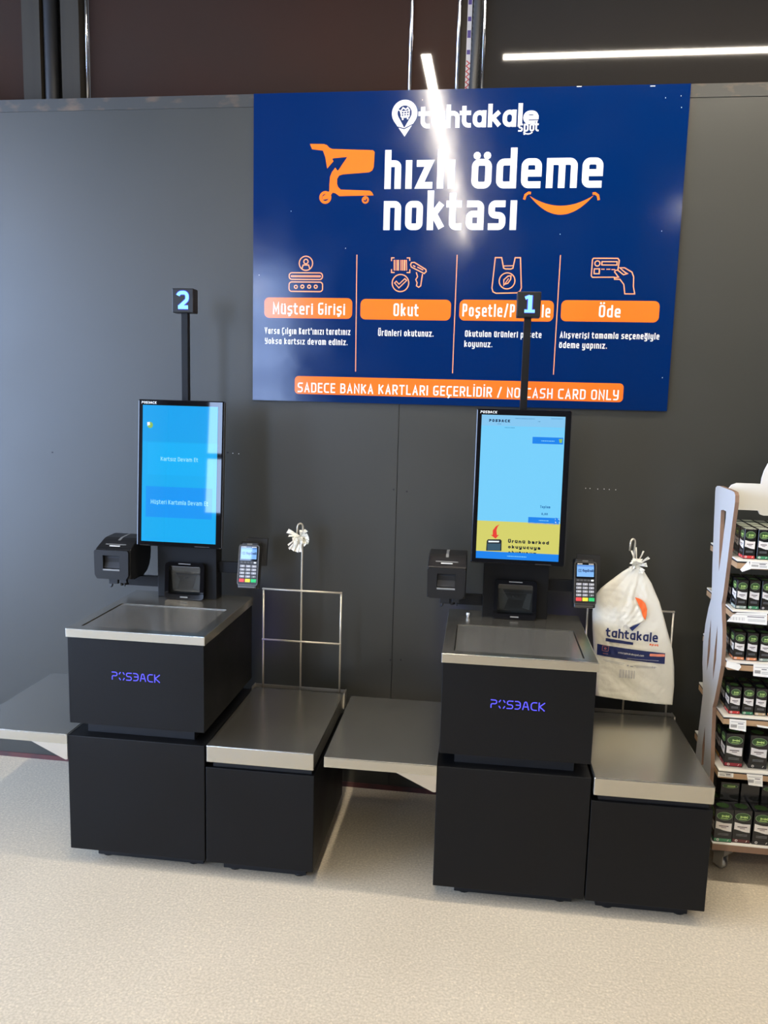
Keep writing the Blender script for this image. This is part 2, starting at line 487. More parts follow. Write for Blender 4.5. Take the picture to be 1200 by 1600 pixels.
UP = {
 'A': (1.05, [[(0, 0), (.5, 1), (1, 0)], [(.18, .3), (.82, .3)]]),
 'B': (1, [[(0, 0), (0, 1)], [(0, 1), (.93, 1, R), (.93, .53, R), (0, .53)], [(0, .53), (1, .53, R), (1, 0, R), (0, 0)]]),
 'C': (.95, [[(1, 1), (0, 1, R), (0, 0, R), (1, 0)]]),
 'D': (1, [[(0, 0), (0, 1)], [(0, 1), (1, 1, R), (1, 0, R), (0, 0)]]),
 'E': (.85, [[(1, 1), (0, 1), (0, 0), (1, 0)], [(0, .52), (.9, .52)]]),
 'G': (1, [[(.93, 1), (0, 1, R), (0, 0, R), (1, 0, R), (1, .42), (.58, .42)]]),
 'H': (1, [[(0, 0), (0, 1)], [(1, 0), (1, 1)], [(0, .5), (1, .5)]]),
 'I': (0, [[(0, 0), (0, 1)]]),
 'İ': (0, [[(0, 0), (0, 1)], ('dot', 0, 1.3)]),
 'K': (1, [[(0, 0), (0, 1)], [(.9, .93), (.1, .45)], [(.32, .58), (.94, .05)]]),
 'L': (.85, [[(0, 1), (0, 0), (1, 0)]]),
 'M': (1.35, [[(0, 0), (0, 1), (.5, .25), (1, 1), (1, 0)]]),
 'N': (1.05, [[(0, 0), (0, 1), (1, 0), (1, 1)]]),
 'O': (1.05, [O_ + ['c']]),
 'P': (.95, [[(0, 0), (0, 1)], [(0, 1), (1, 1, R), (1, .42, R), (0, .42)]]),
 'R': (1, [[(0, 0), (0, 1)], [(0, 1), (1, 1, R), (1, .45, R), (0, .45)], [(.5, .45), (1, 0)]]),
 'S': (1, [[(1, 1), (0, 1, R), (0, .52, R), (1, .5, R), (1, 0, R), (0, 0)]]),
 'T': (1, [[(0, 1), (1, 1)], [(.5, 1), (.5, 0)]]),
 'U': (1, [[(0, 1), (0, 0, R), (1, 0, R), (1, 1)]]),
 'V': (1.15, [[(0, 1), (.5, 0), (1, 1)]]),
 'Y': (1, [[(0, 1), (0, .45, R), (1, .45)], [(1, 1), (1, 0, R), (.1, 0)]]),
 '/': (.7, [[(0, -.05), (1, 1.05)]]),
 '.': (0, [('dot', 0, 0.03)]),
 ',': (0, [[(0, .06), (-.01, -.14)]]),
 "'": (0, [[(0, .75), (0, 1)]]),
 '0': (1, [O_ + ['c']]),
 '1': (.8, [[(.05, .82), (.5, 1), (.5, 0)], [(0, 0), (1, 0)]]),
 '2': (1, [[(0, .93), (.12, 1, R), (1, 1, R), (1, .55, R), (0, 0), (1, 0)]]),
}
UP['Ç'] = (.95, UP['C'][1] + [[(.5, 0), (.52, -.2), (.3, -.26)]])
UP['Ö'] = (1.05, UP['O'][1] + [('dot', .15, 1.26), ('dot', .85, 1.26)])
UP['Ü'] = (1, UP['U'][1] + [('dot', .15, 1.26), ('dot', .85, 1.26)])
# wide techno letters of the kiosk maker's logo
TECH = {
 'P': (1, [[(0, 1), (1, 1, R), (1, .5, R), (0, .5, .5), (0, 0)]]),
 'O': (1, [[(0, .8), (.2, 1)], [(.8, 1), (1, .8)], [(1, .2), (.8, 0)], [(.2, 0), (0, .2)]]),
 'o': (1, [[(0, 0, .8), (1, 0, .8), (1, 1, .8), (0, 1, .8), 'c']]),
 'S': (1, [[(1, 1), (0, 1, R), (0, .5, R), (1, .5, R), (1, 0, R), (0, 0)]]),
 'B': (.9, [[(0, 1), (1, 1, R), (1, .5)], [(.2, .53), (1, .53)], [(1, .5), (1, 0, R), (0, 0)]]),
 'A': (1.05, [[(0, 0), (.32, 1, R), (.62, 1, R), (1, 0)], [(.36, .36), (.66, .36)]]),
 'C': (.95, [[(1, 1), (0, 1, R), (0, 0, R), (1, 0)]]),
 'K': (.95, [[(0, 1), (0, 0)], [(1, 1), (.1, .5), (1, 0)]]),
}

def lettering(F, s, x0, x1, base, top, t, xr=0.74, gap=0.55, table=None, one_a=False, desc=0.3, rr=1.0, dot=1.0, slope=0.0):
    """monoline text filling x0..x1, capitals reaching from base to top; slope = rise of the baseline over the run"""
    H = top-base
    xh = H*xr
    items = []
    for ch in s:
        if ch == ' ': items.append((' ', .55, None, 'L')); continue
        if table: g = table[ch]; items.append((ch, g[0], g[1], 'U')); continue
        if ch in UP: items.append((ch, UP[ch][0]*1.04, UP[ch][1], 'U'))
        else:
            g = LOW['A1'] if (ch == 'a' and one_a) else LOW[ch]
            items.append((ch, g[0], g[1], 'L'))
    g_abs = t*gap + H*0.05
    fixed = sum(t if it[2] is not None else 0 for it in items) + g_abs*(len(items)-1)
    unit = sum(it[1] for it in items)
    W = (x1-x0-fixed)/unit
    x = x0
    for ch, w, paths, kind in items:
        if paths is None:
            x += w*W + g_abs; continue
        ww = w*W
        if kind == 'U':
            my = lambda y: base + t/2 + y*(H-t)
        else:
            def my(y):
                if y < 0: return base + t/2 + y*(H*desc)
                if y <= 1: return base + t/2 + y*(xh-t)
                return base + xh-t/2 + (y-1)*(H-xh)
        off = (x-x0)*slope
        rmax = min(W*0.5, (xh-t)*0.5)*rr + t*0.02
        for p in paths:
            if p[0] == 'dot':
                cx, cy = x+t/2+p[1]*ww, my(p[2]) + off
                F.poly(ellipse(cx, cy, t*.56*dot, t*.56*dot, 10)); continue
            closed = p[-1] == 'c'
            q = [((x+t/2+c[0]*ww, my(c[1])+off) + ((c[2],) if len(c) > 2 else ())) for c in p if c != 'c']
            q = fillet(q, closed, rmax)
            F.line(q, t, closed, cap=0 if closed else t/2)
        x += ww + t + g_abs
    return F

# ------------------------------------------------------------------ naming helpers
def tag(o, label, cat, group=None):
    o['label'] = label; o['category'] = cat
    if group: o['group'] = group
    return o
def empty(name, loc, rz=0.0):
    o = bpy.data.objects.new(name, None); COL.objects.link(o)
    o.location = loc; o.rotation_euler = (0, 0, rz); o.empty_display_size = 0.1
    return o
def struct(o):
    o['kind'] = 'structure'; return o

# ================================================================== THE ROOM
WALL_TOP = 2.547
struct(box('floor', -5.0, 5.5, -10.0, 0.9, -0.05, 0.0, M['floor']))
wb = boxes('wall_back', [(-5.0, -0.3465, 0.0, 0.06, 0.0, WALL_TOP-0.04), (-0.3440, 5.5, 0.0, 0.06, 0.0, WALL_TOP-0.04)], M['wall'])
struct(wb)
box('panel_joint', -0.3465, -0.3440, 0.004, 0.05, 0.0, WALL_TOP-0.04, M['dark'], wb)
def screw_bm(pts, r=0.0035):
    bm = bmesh.new()
    for x, z in pts:
        add_tube(bm, [(x, 0.002, z), (x, -0.0012, z)], r, 8)
    return bm
bm_link('screw', screw_bm([(-0.3570, 1.1690), (-0.3080, 1.1640), (-0.3510, 0.5210), (-0.3120, 0.5240), (-1.6910, 1.2590), (-0.9880, 1.2830)]), M['dark'], wb)
bm_link('screw', screw_bm([(-0.9680, 1.2810), (-0.9450, 1.2800), (0.3300, 1.2020), (0.3450, 1.2020), (0.3720, 1.2010), (0.3940, 1.2020), (0.4120, 1.2010), (0.4340, 1.2010)], 0.0016), M['white_ink'], wb)
struct(box('trim_1', -5.0, 5.5, -0.0025, 0.075, WALL_TOP-0.042, WALL_TOP, M['wall_cap']))
struct(box('baseboard_back', -5.0, 5.5, -0.004, 0.0, 0.0, 0.019, M['red_trim']))
# glazing with brown film above the partition
panes = [(-5.0, -1.822), (-1.575, -0.362), (-0.352, -0.192), (-0.095, 5.5)]
for i, (a, b) in enumerate(panes):
    w = box('window_%d' % (i+1), a, b, 0.145, 0.165, 1.9, 4.2, M['grey_glass'] if i == 3 else M['brown_glass'])
    struct(w)
fr = boxes('trim_2', [(-1.822, -1.751, 0.105, 0.17, 1.9, 4.2), (-1.667, -1.5955, 0.105, 0.17, 1.9, 4.2)], M['alu']); struct(fr)
struct(box('trim_3', -1.751, -1.667, 0.16, 0.17, 1.9, 4.2, M['dark']))
struct(tube('trim_4', [(-1.584, 0.14, 1.9), (-1.584, 0.14, 4.2)], 0.0075, M['chrome']))
struct(tube('trim_5', [(-0.357, 0.143, 1.9), (-0.357, 0.143, 4.2)], 0.0065, M['chrome']))
struct(tube('trim_6', [(-0.188, 0.143, 1.9), (-0.188, 0.143, 4.2)], 0.0065, M['chrome']))
struct(tube('trim_7', [(-0.100, 0.143, 1.9), (-0.100, 0.143, 4.2)], 0.0065, M['chrome']))
struct(box('trim_8', -0.188, -0.100, 0.16, 0.17, 1.9, 4.2, M['alu']))
tag(tube('down_pipe', [(-1.725, 0.135, 0.9), (-1.722, 0.135, 4.2)], 0.026, M['black_soft'], n=20),
    'thick black vertical pipe between two grey frames above the left end of the wall', 'pipe')
bm = bmesh.new()
pts, rad = [], []
for i in range(240):
    z = 1.5 + i*0.009
    pts.append((-0.127 + 0.004*math.sin(z*7), 0.128, z)); rad.append(0.0165 if i % 2 else 0.0145)
add_tube(bm, pts, rad, 14)
tag(bm_link('cable_conduit', bm, M['black_soft'], smooth=True),
    'black corrugated cable conduit running up between two chrome strips above the blue sign', 'conduit')
lt = empty('label_tape', (-0.152, 0.157, 2.0))
tag(lt, 'narrow white warning tape with purple blocks beside the corrugated conduit above the sign', 'tape')
box('tape_strip', -0.008, 0.008, -0.0006, 0.0, 0.0, 2.2, M['tape'], lt)
for k in range(8):
    box('purple_print', -0.006, 0.006, -0.001, -0.0004, 0.72+k*0.055, 0.735+k*0.055+0.01*(k % 2), M['tape_purple'], lt)
F = Flat(); F.line([(-.006 if k % 2 else .005, .60+k*.009) for k in range(12)], .004)
F.build('red_print', M['tape_red'], lt, lambda x, z: (x, -0.0012, z))
# rest of the shop: side wall with daylit windows, rear wall, ceiling
struct(box('ceiling', -5.0, 5.5, -10.0, 0.9, 4.2, 4.3, M['ceil']))
bays = [(-5.4, -3.9), (-3.8, -2.3), (-2.2, -0.6)]
wl = boxes('wall_left', [(-5.1, -5.0, -10.0, -5.4, 0.0, 4.2), (-5.1, -5.0, -5.4, 0.9, 0.0, 0.04), (-5.1, -5.0, -5.4, 0.9, 3.3, 4.2),
                         (-5.1, -5.0, -3.9, -3.8, 0.04, 3.3), (-5.1, -5.0, -2.3, -2.2, 0.04, 3.3), (-5.1, -5.0, -0.6, 0.9, 0.04, 3.3)], M['room'])
struct(wl)
k = 10
for y0, y1 in bays:
    struct(box('window_%d' % k, -5.09, -5.06, y0, y1, 0.04, 3.3, M['sky_pane'])); k += 1
struct(boxes('wall_rear', [(-5.0, -4.35, -10.1, -10.0, 0.0, 4.2), (-4.35, -3.3, -10.1, -10.0, 0.0, 0.9), (-4.35, -3.3, -10.1, -10.0, 3.5, 4.2), (-4.35, -3.3, -10.12, -10.03, 1.75, 1.84), (-2.3, 5.5, -10.1, -10.0, 0.0, 4.2), (-3.3, -2.3, -10.1, -10.0, 0.0, 4.2)], M['room']))
struct(box('window_%d' % k, -4.35, -3.3, -10.08, -10.05, 0.9, 3.5, M['sky_pane'])); k += 1
struct(box('wall_right', 5.5, 5.6, -10.0, 0.9, 0.0, 4.2, M['room']))

# ------------------------------------------------------------------ linear lamps hung from the ceiling
def lamp(x0, y0, x1, y1, m, label, z=3.05, w=0.042):
    t = empty('linear_lamp', ((x0+x1)/2, (y0+y1)/2, z))
    tag(t, label, 'lamp', 'linear lamps hung under the ceiling')
    L = math.hypot(x1-x0, y1-y0)
    t.rotation_euler = (0, 0, math.atan2(y1-y0, x1-x0))
    box('housing', -L/2, L/2, -w/2-0.003, w/2+0.003, 0.004, 0.06, M['housing'], t)
    box('diffuser', -L/2, L/2, -w/2, w/2, 0.0, 0.004, m, t)
    for s in (-0.4, 0.4):
        tube('suspension_wire', [(L*s, 0, 0.06), (L*s, 0, 1.15)], 0.0015, M['wire'], t, 6)
lamp(-0.035, -0.75, 2.9, -0.75, M['lamp'], 'linear lamp mirrored as a bright horizontal line in the brown glass above the sign')
lamp(-0.385, -0.70, -0.385, -5.4, M['lamp'], 'linear lamp mirrored as a bright vertical streak in the sign, running away from the wall')
for x0, y0, x1, y1, w in ((1.32, -4.06, 4.0, -4.06, 'to the right of the photographer'), (-3.0, -4.2, -3.0, -6.4, 'near the side windows'), (-3.5, -1.6, -3.5, -3.6, 'to the left of the photographer'),
                          (2.6, -5.2, 2.6, -8.0, 'far behind the photographer on the right'), (-3.6, -6.6, -3.6, -9.4, 'at the back by the side windows')):  # first shows in the sign's right edge; the rest are lamps added as fill
    lamp(x0, y0, x1, y1, M['lamp_rear'], 'linear lamp out of the picture, ' + w)

# ================================================================== THE SIGN
SY = -0.012
sign = box('wall_sign', -0.8880-0.0005, 0.5862, SY, -0.004, 1.4811, 2.5448, M['s_blue'])
tag(sign, 'large glossy blue wall sign with orange bars and white lettering', 'sign')
def on_sign(d): return lambda x, z: (x, SY-d, z)
def ink(name, F, m, d=0.0004): return F.build(name, M[m], sign, on_sign(d))
# shop logo
F = Flat()
pcx, pcz = (-0.3540, 2.4700)
pr = 0.0440
tipx, tipz = (-0.3520, 2.3940)
outer = arc(pcx, pcz, pr, -38, 218, 30) + [(tipx, tipz)]
inner = arc(pcx, pcz+0.001, pr*0.56, -32, 212, 24) + [(pcx, pcz-pr*1.08)]
F.poly(outer, inner)
cz = pcz+0.004
ink('shop_pin', F, 's_white')
F = Flat()
F.line([(pcx-pr*1.0, pcz-pr*.88), (pcx, pcz-pr*1.14), (pcx+pr*1.1, pcz-pr*.62)], 0.0035)
ink('pin_gap', F, 's_blue', 0.0007)
F = Flat()
F.line([(pcx-.022, pcz+.011), (pcx-.016, pcz+.009), (pcx-.009, pcz-.014), (pcx+.014, pcz-.012)], 0.0032)
for dz in (.005, -.003, -.010):
    F.line([(pcx-.014, pcz+dz), (pcx+.018, pcz+dz+.003)], 0.0028)
for dx in (-.011, -.002, .007, .016):
    F.line([(pcx+dx, pcz+.008), (pcx+dx-.001, pcz-.012)], 0.0028)
F.line([(pcx-.012, pcz+.009), (pcx-.006, pcz+.018), (pcx+.004, pcz+.012), (pcx+.010, pcz+.018), (pcx+.017, pcz+.009)], 0.004)
F.poly(ellipse(pcx-.006, pcz-.019, .003, .003, 10)); F.poly(ellipse(pcx+.011, pcz-.017, .003, .003, 10))
ink('pin_cart', F, 's_white', 0.0006)
F = Flat()
lettering(F, 'tahtakal', -0.3000, 0.0460, 2.4200, 2.4950, t=0.0145, xr=0.73, gap=0.12, one_a=True, rr=1.0)
lettering(F, 'e', 0.0490, 0.1000, 2.4270, 2.4880, t=0.0125, xr=0.72)
ink('shop_name', F, 's_white')
F = Flat()
lettering(F, 'spot', 0.0340, 0.1020, 2.4040, 2.4380, t=0.0052, xr=0.74, gap=0.25, desc=0.3)
e0, e1 = 0.0520, 0.0820
zz = 2.3960
F.line([(e0+(e1-e0)*i/8, zz+0.006*((i-4)/4.0)**2) for i in range(9)], 0.0035)
fb = Flat()
lettering(fb, 'spot', 0.0330, 0.1030, 2.4030, 2.4390, t=0.0105, xr=0.76, gap=0.0, desc=0.3)
ink('name_gap', fb, 's_blue', 0.0006)
ink('shop_name_suffix', F, 's_white', 0.0009)
# headline
F = Flat()
HT = 0.0222
lettering(F, 'hızlı', -0.4180, -0.1750, 2.2220, 2.3510, t=HT, xr=0.735, gap=0.42, rr=0.62)
lettering(F, 'ödeme', -0.1170, 0.3220, 2.2210, 2.3530, t=HT, xr=0.735, gap=0.42, rr=0.62, dot=1.02)
lettering(F, 'noktası', -0.4180, 0.0420, 2.0840, 2.2160, t=HT, xr=0.74, gap=0.38, rr=0.62)
ink('headline', F, 's_white')
# smile
F = Flat()
a, b = (0.0830, 2.1960), (0.2960, 2.1930)
lo, up = 2.1340, 2.1630
n = 20
low = [(a[0]+(b[0]-a[0])*i/n, a[1]+(lo-a[1])*(1-((i-n/2)/(n/2))**2)) for i in range(n+1)]
upp = [(a[0]+(b[0]-a[0])*i/n, a[1]+(up-a[1])*(1-((i-n/2)/(n/2))**2)) for i in range(n+1)]
F.poly(low + upp[::-1][1:-1])
F.line([(a[0]-.018, a[1]-.012), (a[0]-.014, a[1]+.003), (a[0]-.004, a[1]+.010), (a[0]+.004, a[1]+.009)], 0.008)
F.line([(b[0]+.018, b[1]-.012), (b[0]+.014, b[1]+.003), (b[0]+.004, b[1]+.010), (b[0]-.004, b[1]+.009)], 0.008)
ink('smile', F, 's_orange')
# trolley
F = Flat()
c = lambda *p: [pp for pp in p]
outer = [(-0.6850, 2.3750), (-0.6350, 2.3740), (-0.6240, 2.3700), (-0.6150, 2.3610), (-0.6050, 2.3570), (-0.4610, 2.3510), (-0.4550, 2.3450), (-0.4570, 2.2950), (-0.4620, 2.2840), (-0.4730, 2.2780), (-0.5650, 2.2720), (-0.5790, 2.2680), (-0.5860, 2.2570), (-0.5860, 2.2410), (-0.5820, 2.2300), (-0.5720, 2.2210), (-0.4690, 2.2170), (-0.4620, 2.2120), (-0.4550, 2.2010), (-0.5770, 2.1990), (-0.5910, 2.2090), (-0.6010, 2.2110), (-0.6180, 2.1900), (-0.6360, 2.1870), (-0.6380, 2.1970), (-0.6130, 2.2160), (-0.6130, 2.2390), (-0.6110, 2.2650), (-0.6050, 2.2800), (-0.5930, 2.2950), (-0.5860, 2.2850), (-0.5820, 2.2860), (-0.5510, 2.3300), (-0.6000, 2.3260), (-0.6050, 2.3240), (-0.6000, 2.3160), (-0.6220, 2.2920), (-0.6290, 2.3290), (-0.6380, 2.3520), (-0.6770, 2.3570)]
F.poly(outer)
for (cx, cy), ro, ri in (((-0.6270, 2.1950), 0.0215, 0.012), ((-0.4840, 2.1860), 0.0125, 0.0065)):
    F.poly(ellipse(cx, cy, ro, ro, 28), ellipse(cx, cy, ri, ri, 24))
F.line([(-0.4820, 2.1980), (-0.4870, 2.1850)], 0.008)
ink('trolley', F, 's_orange')
# column rules
for p, q in (((-0.5100, 2.0000), (-0.5060, 1.5930)), ((-0.1560, 2.0010), (-0.1570, 1.5940)), ((0.1970, 2.0010), (0.1950, 1.5970))):
    F = Flat(); F.line([p, q], 0.0030); ink('column_rule', F, 's_pink')
# orange caption bars and captions
def bar(name, p, q, r):
    F = Flat(); F.poly(rrect(p[0], p[1], q[0], q[1], r)); return ink(name, F, 's_orange', 0.0005)
bar('caption_bar', (-0.8460, 1.8500), (-0.5230, 1.7780), 0.018)
bar('caption_bar', (-0.4930, 1.8480), (-0.1710, 1.7770), 0.018)
bar('caption_bar', (-0.1410, 1.8490), (0.1840, 1.7780), 0.018)
bar('caption_bar', (0.2090, 1.8510), (0.5370, 1.7800), 0.018)
bar('notice_bar', (-0.7300, 1.5720), (0.4360, 1.5080), 0.014)
def words(name, s, args, t, m='s_white', d=0.0009, **kw):
    F = Flat(); lettering(F, s, *args, t=t, **kw); return ink(name, F, m, d)
KW = dict(xr=0.74, gap=0.75, rr=0.8)
words('caption', 'Müşteri Girişi', (-0.8140, -0.5490, 1.7910, 1.8330), 0.0056, **KW)
words('caption', 'Okut', (-0.3740, -0.2850, 1.7900, 1.8340), 0.0060, **KW)
words('caption', 'Poşetle/Paketle', (-0.1300, 0.1730, 1.7920, 1.8350), 0.0057, **KW)
words('caption', 'Öde', (0.3370, 0.4090, 1.7950, 1.8360), 0.0060, **KW)
KS = dict(xr=0.76, gap=0.7, rr=0.8)
words('instruction', 'Varsa Çılgın Kart\'ınızı taratınız', (-0.8440, -0.5280, 1.7210, 1.7440), 0.0033, one_a=True, **KS)
words('instruction', 'Yoksa kartsız devam ediniz.', (-0.8430, -0.5370, 1.6850, 1.7070), 0.0033, one_a=True, **KS)
words('instruction', 'Ürünleri okutunuz.', (-0.4270, -0.2290, 1.7200, 1.7430), 0.0033, one_a=True, **KS)
words('instruction', 'Okutulan ürünleri poşete', (-0.1180, 0.1470, 1.7220, 1.7440), 0.0033, one_a=True, **KS)
words('instruction', 'koyunuz.', (-0.1190, -0.0210, 1.6870, 1.7090), 0.0033, one_a=True, **KS)
words('instruction', 'Alışverişi tamamla seçeneğiyle', (0.2100, 0.5430, 1.7230, 1.7450), 0.0033, one_a=True, **KS)
words('instruction', 'ödeme yapınız.', (0.2090, 0.3710, 1.6890, 1.7110), 0.0033, one_a=True, **KS)
words('notice', 'SADECE BANKA KARTLARI GEÇERLİDİR / NO CASH CARD ONLY', (-0.7190, 0.4210, 1.5140, 1.5490), 0.0050, xr=0.74, gap=0.8, rr=0.8)
# icons in thin salmon line
LT = 0.0036
F = Flat()          # customer login
F.ring(*(-0.6940, 1.9700), 0.0245, LT)
cx, cz = (-0.6940, 1.9700)
F.ring(cx, cz+.006, 0.008, LT, 16)
F.line([(cx-.014, cz-.018), (cx-.010, cz-.006), (cx+.010, cz-.006), (cx+.014, cz-.018)], LT)
p, q = (-0.7550, 1.9370), (-0.6330, 1.9140); F.line(rrect(p[0], p[1], q[0], q[1], 0.01), LT, True)
p, q = (-0.7480, 1.9270), (-0.6400, 1.9230); F.line(rrect(p[0], p[1], q[0], q[1], 0.004), LT*.8, True)
p, q = (-0.7550, 1.9050), (-0.6320, 1.8720); F.line(rrect(p[0], p[1], q[0], q[1], 0.01), LT, True)
for x in (248, 283, 319, 354):
    pass
for (x, z) in ((-0.7300, 1.8880), (-0.7060, 1.8890), (-0.6810, 1.8890), (-0.6570, 1.8890)):
    F.ring(x, z, 0.0055, LT, 14)
ink('login_icon', F, 's_pink')
F = Flat()          # scan
for P in ([(-0.3860, 1.9790), (-0.3860, 1.9900), (-0.3760, 1.9900)], [(-0.3320, 1.9900), (-0.3220, 1.9900), (-0.3210, 1.9800)], [(-0.3200, 1.9510), (-0.3200, 1.9400), (-0.3310, 1.9400)], [(-0.3740, 1.9400), (-0.3850, 1.9400), (-0.3850, 1.9510)]):
    F.line(P, LT)
for P, w in (([(-0.3760, 1.9830), (-0.3750, 1.9470)], .004), ([(-0.3700, 1.9830), (-0.3690, 1.9470)], .002), ([(-0.3630, 1.9830), (-0.3620, 1.9470)], .006), ([(-0.3540, 1.9830), (-0.3530, 1.9470)], .002), ([(-0.3480, 1.9830), (-0.3470, 1.9470)], .004), ([(-0.3400, 1.9830), (-0.3390, 1.9470)], .006), ([(-0.3330, 1.9830), (-0.3310, 1.9470)], .003)):
    F.line(P, w)
F.ring(*(-0.3520, 1.9040), 0.0295, LT)
F.line([(-0.3730, 1.9040), (-0.3670, 1.9100), (-0.3570, 1.9000), (-0.3370, 1.9190), (-0.3300, 1.9130), (-0.3570, 1.8870), (-0.3730, 1.9040)], LT*.9, True)
F.line([(-0.3150, 1.9740), (-0.3050, 1.9750), (-0.2640, 1.9510), (-0.2620, 1.9440), (-0.2690, 1.9370), (-0.3150, 1.9590), (-0.3180, 1.9670)], LT, True)
F.line([(-0.2970, 1.9410), (-0.2920, 1.9260), (-0.2980, 1.9160), (-0.2930, 1.9050), (-0.2950, 1.8950), (-0.2870, 1.8900), (-0.2800, 1.8950), (-0.2750, 1.9350)], LT)
F.line([(-0.3090, 1.9640), (-0.3010, 1.9600)], LT); F.line([(-0.2940, 1.9590), (-0.2730, 1.9490)], LT)
ink('scanner_icon', F, 's_pink')
F = Flat()          # bag
F.line([(-0.0240, 1.9920), (-0.0020, 1.9920), (0.0060, 1.9570), (0.0130, 1.9540), (0.0310, 1.9540), (0.0380, 1.9570), (0.0440, 1.9920), (0.0620, 1.9920), (0.0700, 1.8910), (0.0660, 1.8800), (0.0550, 1.8740), (-0.0160, 1.8720), (-0.0270, 1.8770), (-0.0310, 1.8890)], LT, True)
F.line([(0.0030, 1.9640), (0.0390, 1.9650)], LT*.8)
F.ring(*(0.0200, 1.9140), 0.027, LT)
F.line([(0.0090, 1.8990), (0.0090, 1.9180), (0.0220, 1.9300), (0.0330, 1.9310), (0.0320, 1.9190), (0.0230, 1.9060), (0.0100, 1.9020)], LT, True)
F.line([(0.0100, 1.9000), (0.0250, 1.9220)], LT*.8)
ink('bag_icon', F, 's_pink')
F = Flat()          # card in a hand
F.line([(0.3910, 1.9520), (0.3940, 1.9840), (0.3890, 1.9910), (0.3080, 1.9910), (0.3050, 1.9860), (0.3040, 1.9330), (0.3080, 1.9280), (0.3820, 1.9290)], LT)
F.ring(*(0.3220, 1.9740), 0.0085, LT, 18)
p, q = (0.3370, 1.9800), (0.3870, 1.9690); F.line([p, (q[0], p[1]), q, (p[0], q[1])], LT, True)
p, q = (0.3130, 1.9560), (0.3300, 1.9400); F.line([p, (q[0], p[1]), q, (p[0], q[1])], LT, True)
F.line([(0.3360, 1.9550), (0.3470, 1.9550)], LT*.8); F.line([(0.3530, 1.9550), (0.3660, 1.9550)], LT*.8); F.line([(0.3700, 1.9540), (0.3820, 1.9540)], LT*.8)
F.line([(0.4190, 1.8740), (0.4140, 1.9050), (0.4000, 1.9220), (0.3820, 1.9220), (0.3810, 1.9270), (0.3950, 1.9290), (0.3810, 1.9460), (0.3820, 1.9510), (0.3910, 1.9520), (0.4110, 1.9370), (0.4230, 1.9410), (0.4140, 1.9460), (0.3970, 1.9600), (0.4130, 1.9600), (0.4380, 1.9460), (0.4450, 1.9300), (0.4460, 1.8990), (0.4520, 1.8740)], LT, True)
ink('payment_icon', F, 's_pink')
# scuffs along the edge and small chips
for x, z in ((0.2280, 2.5450), (0.4650, 2.5410)):
    F = Flat(); F.rect(x-.008, z-.003, x+.008, z-.0005); ink('chip', F, 's_white', 0.0010)
for x, z in ((0.5610, 2.4710), (0.5260, 2.0800), (0.1920, 2.0700), (-0.7500, 2.1490), (-0.5510, 2.0220), (-0.2940, 2.5120), (0.5080, 2.5020), (0.5570, 2.5070), (-0.8660, 1.9280), (0.5630, 1.5950)):
    F = Flat(); F.poly(ellipse(x, z, .0010, .0019, 8)); ink('chip', F, 's_white', 0.0010)

# ================================================================== SELF CHECKOUT KIOSKS
def ring_slab(name, o, i, z0, z1, material, parent):
    """slab with a rectangular opening: o, i = (x0, x1, y0, y1)"""
    bm = bmesh.new()
    def loop(r, z): return [bm.verts.new(p) for p in ((r[0], r[2], z), (r[1], r[2], z), (r[1], r[3], z), (r[0], r[3], z))]
    ot, it, ob, ib = loop(o, z1), loop(i, z1), loop(o, z0), loop(i, z0)
    for k in range(4):
        j = (k+1) % 4
        bm.faces.new((ot[k], ot[j], it[j], it[k])); bm.faces.new((ob[k], ob[j], ib[j], ib[k]))
        bm.faces.new((ot[k], ot[j], ob[j], ob[k])); bm.faces.new((it[k], it[j], ib[j], ib[k]))
    bmesh.ops.recalc_face_normals(bm, faces=bm.faces[:])
    ed = [e for e in bm.edges if all(abs(v.co.z-z1) < 1e-6 for v in e.verts) and sum(1 for v in e.verts if v in ot) == 2]
    ed += [e for e in bm.edges if all(v in ot+ob for v in e.verts) and abs(e.verts[0].co.z-e.verts[1].co.z) > 1e-4]
    bmesh.ops.bevel(bm, geom=ed, offset=0.0022, segments=3, affect='EDGES', profile=0.5)
    return bm_link(name, bm, material, parent)

def extrude_x(name, prof, x0, x1, material, parent, bev=0.0):
    bm = bmesh.new()
    a = [bm.verts.new((x0, y, z)) for y, z in prof]; b = [bm.verts.new((x1, y, z)) for y, z in prof]
    n = len(prof)
    for k in range(n):
        bm.faces.new((a[k], a[(k+1) % n], b[(k+1) % n], b[k]))
    bm.faces.new(a); bm.faces.new(b[::-1])
    bmesh.ops.recalc_face_normals(bm, faces=bm.faces[:])
    if bev: bmesh.ops.bevel(bm, geom=bm.edges[:], offset=bev, segments=2, affect='EDGES', profile=0.5)
    return bm_link(name, bm, material, parent)

def solid(name, loops, d, fn, material, parent):
    """flat outline (holes allowed) given real thickness d; fn(u, v, w) -> point"""
    vs, tri = poly2d(loops)
    n = len(vs)
    verts = [fn(u, v, 0.0) for u, v in vs] + [fn(u, v, d) for u, v in vs]
    faces = [t for t in tri] + [tuple(i+n for i in t[::-1]) for t in tri]
    k = 0
    for l in loops:
        m = len(l)
        for i in range(m):
            a, b = k+i, k+(i+1) % m
            faces.append((a, b, b+n, a+n))
        k += m
    bm = bmesh.new()
    bv = [bm.verts.new(v) for v in verts]
    for f in faces:
        try: bm.faces.new([bv[i] for i in f])
        except ValueError: pass
    return bm_link(name, bm, material, parent)

